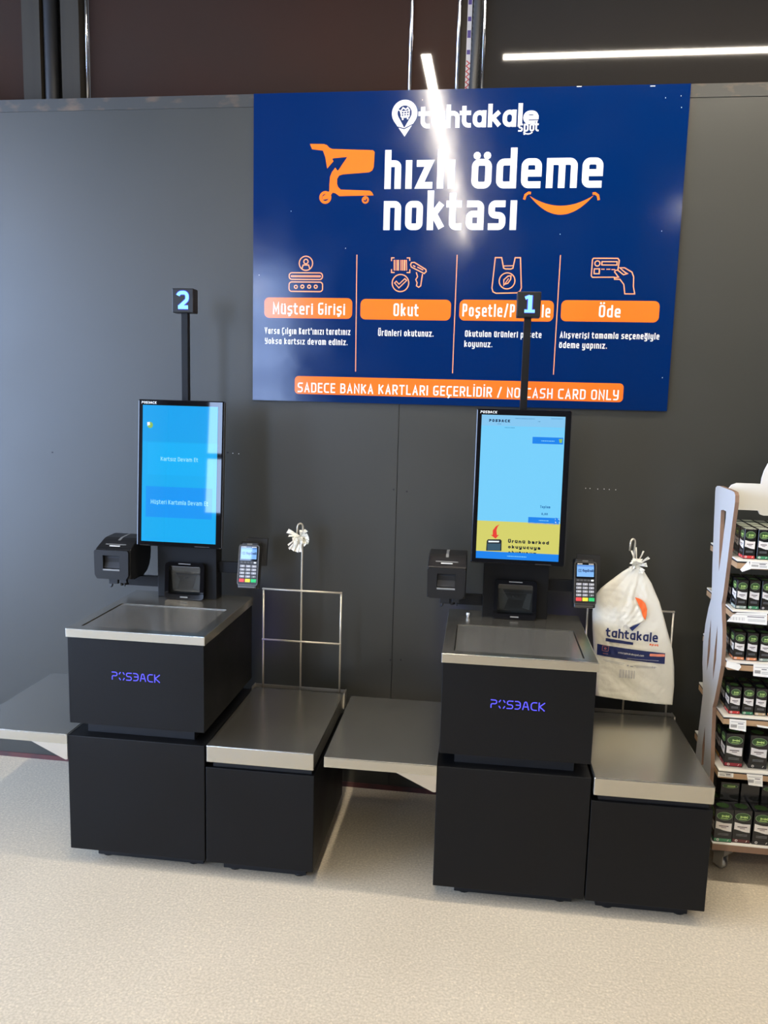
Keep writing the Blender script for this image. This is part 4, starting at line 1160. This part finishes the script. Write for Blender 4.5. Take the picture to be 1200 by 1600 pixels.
lettering(F, 'tahtakale', a[0], b[0], a[1], c[1], t=0.0058, xr=.74, gap=.35, one_a=True, slope=(b[1]-a[1])/(b[0]-a[0])); pr_bag('bag_shop_name', F, 'navy_ink')
F = Flat(); F.poly([(0.4090, 0.7070), (0.4550, 0.7040), (0.5000, 0.6990), (0.5000, 0.6900), (0.4560, 0.6930), (0.4090, 0.6960)]); pr_bag('bag_slogan_bar', F, 'navy_ink')
F = Flat(); a, b, c = (0.5540, 0.6920), (0.5840, 0.6890), (0.5540, 0.7000); lettering(F, 'spot', a[0], b[0], a[1], c[1], t=0.0022, slope=-.1, desc=.3); pr_bag('bag_name_suffix', F, 'orange_ink')
F = Flat(); F.poly([(0.3830, 0.6830), (0.4570, 0.6780), (0.5330, 0.6720), (0.6090, 0.6660), (0.6100, 0.6280), (0.5360, 0.6330), (0.4600, 0.6380), (0.3840, 0.6440)]); pr_bag('bag_band', F, 'navy_ink')
F = Flat(); a, b = (0.5570, 0.6630), (0.6080, 0.6540); F.poly(rrect(a[0], b[1], b[0], a[1], .0022)); pr_bag('band_button', F, 'pink_ink', 0.0018)
F = Flat(); a, b, c = (0.4520, 0.6570), (0.5380, 0.6510), (0.4520, 0.6640)
lettering(F, 'www.tahtakalespot.com', a[0], b[0], a[1], c[1], t=0.00085, one_a=True, slope=(b[1]-a[1])/(b[0]-a[0]))
for x0, x1, y in ((272, 320, 1026), (480, 745, 1080), (380, 640, 1093)):
    pass
F.line([(0.4830, 0.6420), (0.5890, 0.6390)], .0008); F.line([(0.4400, 0.6390), (0.5480, 0.6310)], .0007); pr_bag('band_text', F, 'white_ink', 0.0018)
F = Flat(); a, b = (0.4000, 0.6790), (0.4200, 0.6610); F.line(rrect(a[0], b[1], b[0], a[1], .002), .0008, True); F.ring((a[0]+b[0])/2, (a[1]+b[1])/2, .0028, .0012, 16); F.line([(0.4030, 0.6520), (0.4200, 0.6510)], .001); pr_bag('band_emblem', F, 'pink_ink', 0.0018)
F = Flat()
F.line([(0.4060, 0.6290), (0.4770, 0.6220)], .0010); F.line([(0.4130, 0.6250), (0.4750, 0.6170)], .0008); F.line([(0.5090, 0.6160), (0.5840, 0.6160)], .001); F.line([(0.5150, 0.6110), (0.5650, 0.6120)], .0008)
F.ring(*(0.4880, 0.6160), .002, .0012, 12); F.line([(0.4960, 0.6140), (0.5060, 0.6130)], .0022); F.line([(0.5670, 0.6120), (0.5700, 0.6180), (0.5730, 0.6120), (0.5670, 0.6120)], .0008, True); F.line([(0.5770, 0.6180), (0.5770, 0.6110)], .0018)
for i in range(17):
    x = 415+i*7.8
    f = i/16.0
    a = Vector((0.4610, 0.6000)).lerp(Vector((0.5110, 0.5990)), f); b = Vector((0.4610, 0.5700)).lerp(Vector((0.5120, 0.5700)), f)
    F.line([a, b], .0004+.0005*((i*5) % 3))
pr_bag('bag_small_print', F, 'grey_ink')

# ================================================================== SPICE STAND
stand = empty('spice_stand', (1.05, -0.266, 0))
tag(stand, 'white and plywood wheeled shop stand full of spice cartons, at the right edge', 'display stand')
def atS(x, y, z): return (x-1.05, y+0.266, z)
SX0, SX1, SYF, SYB = 0.7405, 1.36, -0.42, -0.112
SZ_ = [1.047, 0.891, 0.73, 0.556, 0.38]
names = ['top', 'second', 'third', 'fourth', 'fifth', 'lowest']
for i, z in enumerate(SZ_ + [0.137]):
    last = i == 5
    s = box('shelf', SX0-1.05, SX1-1.05, SYF+0.266, SYB+0.266, z-(0.0255 if last else 0.0265), z-(0.0045 if last else 0.0095), M['wood_dark'] if last else M['wood'], stand, 0.0006)
    if not last: box('shelf_groove', SX0-1.049, SX1-1.051, SYF+0.2672, SYB+0.2648, z-0.0095, z-0.0045, M['void'], s)
    box('shelf_surface', SX0-1.05, SX1-1.05, SYF+0.266, SYB+0.266, z-0.0045, z, M['lam_white'], s, 0.0006)
side = [(-0.1630, 1.2250), (-0.1640, 1.2380), (-0.1800, 1.2450), (-0.2060, 1.2480), (-0.2660, 1.2480), (-0.3500, 1.2480), (-0.3750, 1.2460), (-0.3860, 1.2380), (-0.3900, 1.2170), (-0.3810, 1.1570), (-0.3720, 1.0860), (-0.3620, 1.0040), (-0.3510, 0.9210), (-0.3420, 0.8920), (-0.3550, 0.8600), (-0.3770, 0.8150), (-0.3880, 0.7670), (-0.3920, 0.7070), (-0.3760, 0.6500), (-0.3530, 0.5780), (-0.3410, 0.5540), (-0.3490, 0.5020), (-0.3580, 0.4410), (-0.3780, 0.3640)]
yb_, yf_ = (-0.1940, 0.3360)[0], (-0.3780, 0.3640)[0]
side += [(yf_+0.004, 0.135), (yb_+0.006, 0.135), (-0.1940, 0.3360), (-0.1980, 0.3940), (-0.2090, 0.4670), (-0.2170, 0.5490), (-0.2010, 0.5990), (-0.1810, 0.6480), (-0.1690, 0.7110), (-0.1770, 0.7800), (-0.1990, 0.8400), (-0.2200, 0.8780), (-0.2210, 0.9000), (-0.2030, 0.9820), (-0.1830, 1.0960)]
slots = [[(-0.2480, 1.1740), (-0.2720, 1.1790), (-0.3050, 1.1780), (-0.3080, 1.1560), (-0.3010, 1.1100), (-0.2960, 1.0520), (-0.2820, 0.9810), (-0.2670, 1.0470), (-0.2550, 1.1180)],
         [(-0.2400, 0.8140), (-0.2470, 0.7780), (-0.2590, 0.7160), (-0.2530, 0.6710), (-0.2420, 0.6390), (-0.2350, 0.6760), (-0.2310, 0.7400)],
         [(-0.3180, 0.8150), (-0.3280, 0.7700), (-0.3340, 0.7080), (-0.3200, 0.6360), (-0.3110, 0.6690), (-0.3090, 0.7320)],
         [(-0.2750, 0.4600), (-0.2900, 0.4010), (-0.2940, 0.3360), (-0.2720, 0.3260), (-0.2640, 0.3890)]]
for sx in (0.728, 1.361):
    o = solid('side_panel', [side] + slots, 0.0118, lambda u, v, w, sx=sx: atS(sx+w, u, v), M['panel_white'], stand)
    o.data.materials.append(M['wood_dark'])                      # raw brown edge of the board
    for f in o.data.polygons:
        if abs(f.normal.x) < 0.5: f.material_index = 1
hx0 = 0.7405
tp = [(hx0, 1.18), (0.836, 1.18), (0.842, 1.168), (0.852, 1.165), (1.248, 1.165), (1.258, 1.168), (1.264, 1.18), (1.36, 1.18), (1.36, 1.246), (1.354, 1.258), (1.340, 1.264), (1.262, 1.264)]
tp += [(1.05+0.212*math.cos(math.radians(a)), 1.264+0.17*math.sin(math.radians(a))) for a in range(6, 175, 8)]
tp += [(0.838, 1.264), (0.765, 1.264), (0.750, 1.257), (0.7425, 1.246)]
solid('header_board', [tp], 0.010, lambda u, v, w: atS(u, -0.265+w, v), M['lam_white'], stand)
for x, y in ((0.795, -0.345), (1.305, -0.345), (0.795, -0.185), (1.305, -0.185)):
    c = empty('castor', atS(x, y, 0)); c.parent = stand; c.rotation_euler = (0, 0, math.radians(42))
    bm = bmesh.new()
    prof = [(-.0095, .019), (-.0095, .027), (-.006, .0305), (.006, .0305), (.0095, .027), (.0095, .019)]
    add_tube(bm, [(p[0], 0, 0.0307) for p in prof], [p[1] for p in prof], 28)
    bm_link('castor_wheel', bm, M['rubber'], c, smooth=True)
    tube('wheel_hub', [(-.0105, 0, .0307), (.0105, 0, .0307)], 0.0165, M['zinc'], c, 20)
    boxes('castor_fork', [(-.0155, -.0125, -.014, .020, .024, .064), (.0125, .0155, -.014, .020, .024, .064), (-.0155, .0155, -.014, .020, .062, .067)], M['zinc'], c, 0.001)
    box('castor_plate', -.024, .024, -.022, .028, .067, .1115, M['zinc'], c)

# cartons: one of each kind is made, the rest are copies
protos = {}
def carton(w, d, h, stripe, detail, wrap, pale=False):
    key = (w, d, h, stripe, detail, wrap, pale)
    if key in protos:
        src = protos[key]
        o = src.copy(); COL.objects.link(o)
        for ch in list(src.children):
            c = ch.copy(); COL.objects.link(c); c.parent = o
        return o
    o = box('spice_carton', -w/2, w/2, 0, d, 0, h, M['carton'], None, 0.0008, 1)
    fr = lambda e: (lambda u, v: (u, -e, v))
    lf = lambda e: (lambda u, v: (-w/2-e, d/2-u, v))
    def face(fn, fw, small=False):
        F = Flat()
        if detail != 'back':
            lx = fw*0.43
            F.poly([(-lx, h*.63), (-lx*.5, h*.605), (0, h*.585), (lx*.5, h*.585), (lx, h*.59), (lx, h*.34), (lx*.5, h*.345), (0, h*.365), (-lx*.5, h*.395), (-lx, h*.415)])
            F.build('label_panel', M['carton_label'], o, fn(0.0004))
            F = Flat(); F.line([(-lx*.62, h*.495), (lx*.62, h*.495)], h*.028); F.line([(-lx*.3, h*.448), (lx*.35, h*.448)], h*.018)
            F.build('label_print', M['carton_ink'], o, fn(0.0007))
            F = Flat(); F.line([(-lx*.7, h*.265), (lx*.7, h*.265)], h*.022); F.line([(-lx*.7, h*.225), (lx*.7, h*.225)], h*.02)
            F.build('small_print', M['carton_grey'], o, fn(0.0004))
            F = Flat(); F.rect(-fw*.47, h*.025, fw*.47, h*.115); F.build('colour_stripe', M['st_'+stripe], o, fn(0.0004))
            F = Flat(); F.ring(-lx*.62, h*.07, h*.028, h*.016, 14); F.line([(lx*.6, h*.045), (lx*.75, h*.095)], h*.014)
            F.build('stripe_marks', M['carton_label'], o, fn(0.0007))
        F = Flat(); F.poly(ellipse(0, h*.80, fw*.42, h*.125, 24)); F.build('emblem_rim', M['emblem_rim'], o, fn(0.0004))
        F = Flat(); F.poly(ellipse(0, h*.80, fw*.39, h*.113, 24)); F.build('emblem', M['emblem'], o, fn(0.0007))
        F = Flat(); k = fw
        F.line([(-k*.12, h*.83), (-k*.12, h*.77)], k*.07); F.line([(-k*.12, h*.80), (k*.10, h*.80)], k*.06); F.line([(k*.10, h*.83), (k*.10, h*.77)], k*.07)
        F.line([(k*.14, h*.80), (k*.26, h*.825)], k*.05); F.line([(k*.14, h*.80), (k*.26, h*.775)], k*.05); F.line([(-k*.2, h*.735), (k*.2, h*.735)], h*.018)
        F.build('emblem_mark', M['emblem_mark'], o, fn(0.0010))
    if detail in ('front', 'back'):
        face(fr, w)
    if wrap: face(lf, d)
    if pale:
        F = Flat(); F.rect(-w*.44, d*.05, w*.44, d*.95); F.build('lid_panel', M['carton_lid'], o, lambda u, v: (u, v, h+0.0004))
    elif detail in ('front', 'row'):
        F = Flat(); F.poly(ellipse(0, d/2, w*.36, d*.30, 20)); F.build('lid_emblem', M['emblem'], o, lambda u, v: (u, v, h+0.0004))
    protos[key] = o
    return o
ords = ['first', 'second', 'third', 'fourth', 'fifth', 'sixth', 'seventh', 'eighth', 'ninth', 'tenth', 'eleventh', 'twelfth', 'thirteenth', 'fourteenth', 'fifteenth']
rowsn = ['front', 'second', 'third', 'fourth']
fills = [  # z, x start, pitch, width, depth, height, columns, rows, stripes along the front
 (1.047, 0.762, 0.0390, 0.0340, 0.046, 0.092, 15, 4, ['red', 'green', 'grey', 'amber', 'red', 'green', 'tan']),
 (0.891, 0.752, 0.0370, 0.0320, 0.046, 0.090, 15, 2, ['grey', 'green', 'black', 'tan', 'green', 'red', 'grey']),
 (0.730, 0.760, 0.0372, 0.0320, 0.046, 0.088, 15, 2, ['orange', 'orange', 'grey', 'black', 'green', 'orange', 'red']),
 (0.556, 0.760, 0.0385, 0.0335, 0.046, 0.088, 15, 2, ['red', 'green', 'tan', 'orange', 'maroon', 'green', 'red']),
 (0.380, 0.763, 0.0735, 0.0545, 0.056, 0.109, 8, 2, ['dark red', 'black', 'amber', 'green']),
 (0.137, 0.744, 0.0580, 0.0550, 0.056, 0.110, 10, 2, ['green', 'maroon', 'black', 'red', 'green', 'maroon'])]
for si, (z, xs, pitch, w, d, h, nc, nr, cols) in enumerate(fills):
    for c in range(nc):
        for r in range(nr if c < 7 else 1):
            st = cols[(c + 2*r) % len(cols)]
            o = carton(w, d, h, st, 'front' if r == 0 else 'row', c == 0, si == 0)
            jx = random.uniform(-.0012, .0012); jy = random.uniform(-.0025, .0025)
            yf = (-0.398 if si < 4 else (-0.392 if si == 4 else -0.412)) + jy + r*(d+0.007)
            o.location = (xs + w/2 + c*pitch + jx + 0.0015*r, yf, z + 0.0003)
            o.rotation_euler = (0, 0, math.radians(random.uniform(-1.0, 1.0) if r == 0 and si != 5 else 0))
            if r == 0:
                lab = 'black spice carton with %s stripe, %s from left, front row of %s shelf' % (st, ords[c], names[si])
            else:
                lab = 'black spice carton in the %s row of the %s shelf, %s from the left' % (rowsn[r], names[si], ords[c])
            tag(o, lab, 'carton', 'spice cartons on the %s shelf' % names[si])
for i, (x, m) in enumerate(((0.800, 'back'), (0.862, 'none'), (0.925, 'back'))):
    o = carton(0.057, 0.050, 0.062, 'black', m, False)
    o.location = (x, -0.352, 0.137+0.1108)
    tag(o, ['black carton with a green oval lying on the lowest row, nearest the side panel', 'plain black carton lying between two with green ovals on the lowest row',
            'black carton with a green oval lying on the lowest row, by the picture edge'][i], 'carton', 'cartons lying on top of the lowest row')

# price tags on the shelf fronts
def price_tag(pts, label, lines=True):
    cx = sum(p[0] for p in pts)/len(pts); cz = max(p[1] for p in pts)
    t = empty('price_tag', (cx, -0.4225, cz))
    tag(t, label, 'price tag', 'paper price tags on the spice stand')
    solid('paper', [[(p[0]-cx, p[1]-cz) for p in pts]], 0.0006, lambda u, v, w: (u, -w-0.0004 + 0.004*v/0.04, v), M['paper'], t)
    if lines:
        x0 = min(p[0] for p in pts)-cx+.005; x1 = max(p[0] for p in pts)-cx-.005; zl = min(p[1] for p in pts)-cz
        F = Flat()
        F.line([(x0, zl*.22), (x1, zl*.22)], .0012); F.line([(x0+(x1-x0)*.5, zl*.36), (x1-.004, zl*.36)], .0028)
        for k in range(11):
            xx = x0 + (x1-x0)*.42*k/10
            F.line([(xx, zl*.45), (xx, zl*.72)], .0007+.0006*(k % 2))
        F.line([(x0+(x1-x0)*.52, zl*.6), (x1, zl*.6)], .001); F.line([(x0+(x1-x0)*.52, zl*.72), (x1, zl*.72)], .001)
        F.build('tag_print', M['paper_ink'], t, lambda u, v: (u, -0.0014 + 0.004*v/0.04, v))
price_tag([(0.7760, 1.0460), (0.8280, 1.0450), (0.8300, 1.0240), (0.7770, 1.0230)], 'white price tag on the edge of the top shelf')
price_tag([(0.7720, 1.0470), (0.7790, 1.0220), (0.7550, 1.0120), (0.7490, 1.0190)], 'curled white paper corner sticking out below the top shelf', False)
price_tag([(0.7400, 0.8780), (0.7520, 0.8850), (0.8390, 0.8880), (0.8400, 0.8530), (0.7240, 0.8570)], 'long tilted price strip hanging off the second shelf')
price_tag([(0.7350, 0.7310), (0.7730, 0.7250), (0.7780, 0.7170), (0.7700, 0.7050), (0.7330, 0.7140)], 'torn white tag at the left corner of the third shelf', False)
price_tag([(0.8130, 0.7270), (0.8580, 0.7270), (0.8610, 0.6900), (0.8140, 0.6920)], 'white price tag hanging at the right of the third shelf')
price_tag([(0.7580, 0.5490), (0.8070, 0.5480), (0.8080, 0.5130), (0.7590, 0.5180)], 'white price tag hanging near the left end of the fourth shelf')
price_tag([(0.8380, 0.5360), (0.8750, 0.5330), (0.8760, 0.5270), (0.8420, 0.5300)], 'thin white slip under the fourth shelf at the picture edge', False)
price_tag([(0.7380, 0.3740), (0.7840, 0.3730), (0.7840, 0.3600), (0.7380, 0.3600)], 'flat white tag at the left corner of the fifth shelf')
price_tag([(0.8230, 0.3750), (0.8700, 0.3750), (0.8720, 0.3390), (0.8300, 0.3410)], 'white price tag hanging from the middle of the fifth shelf')
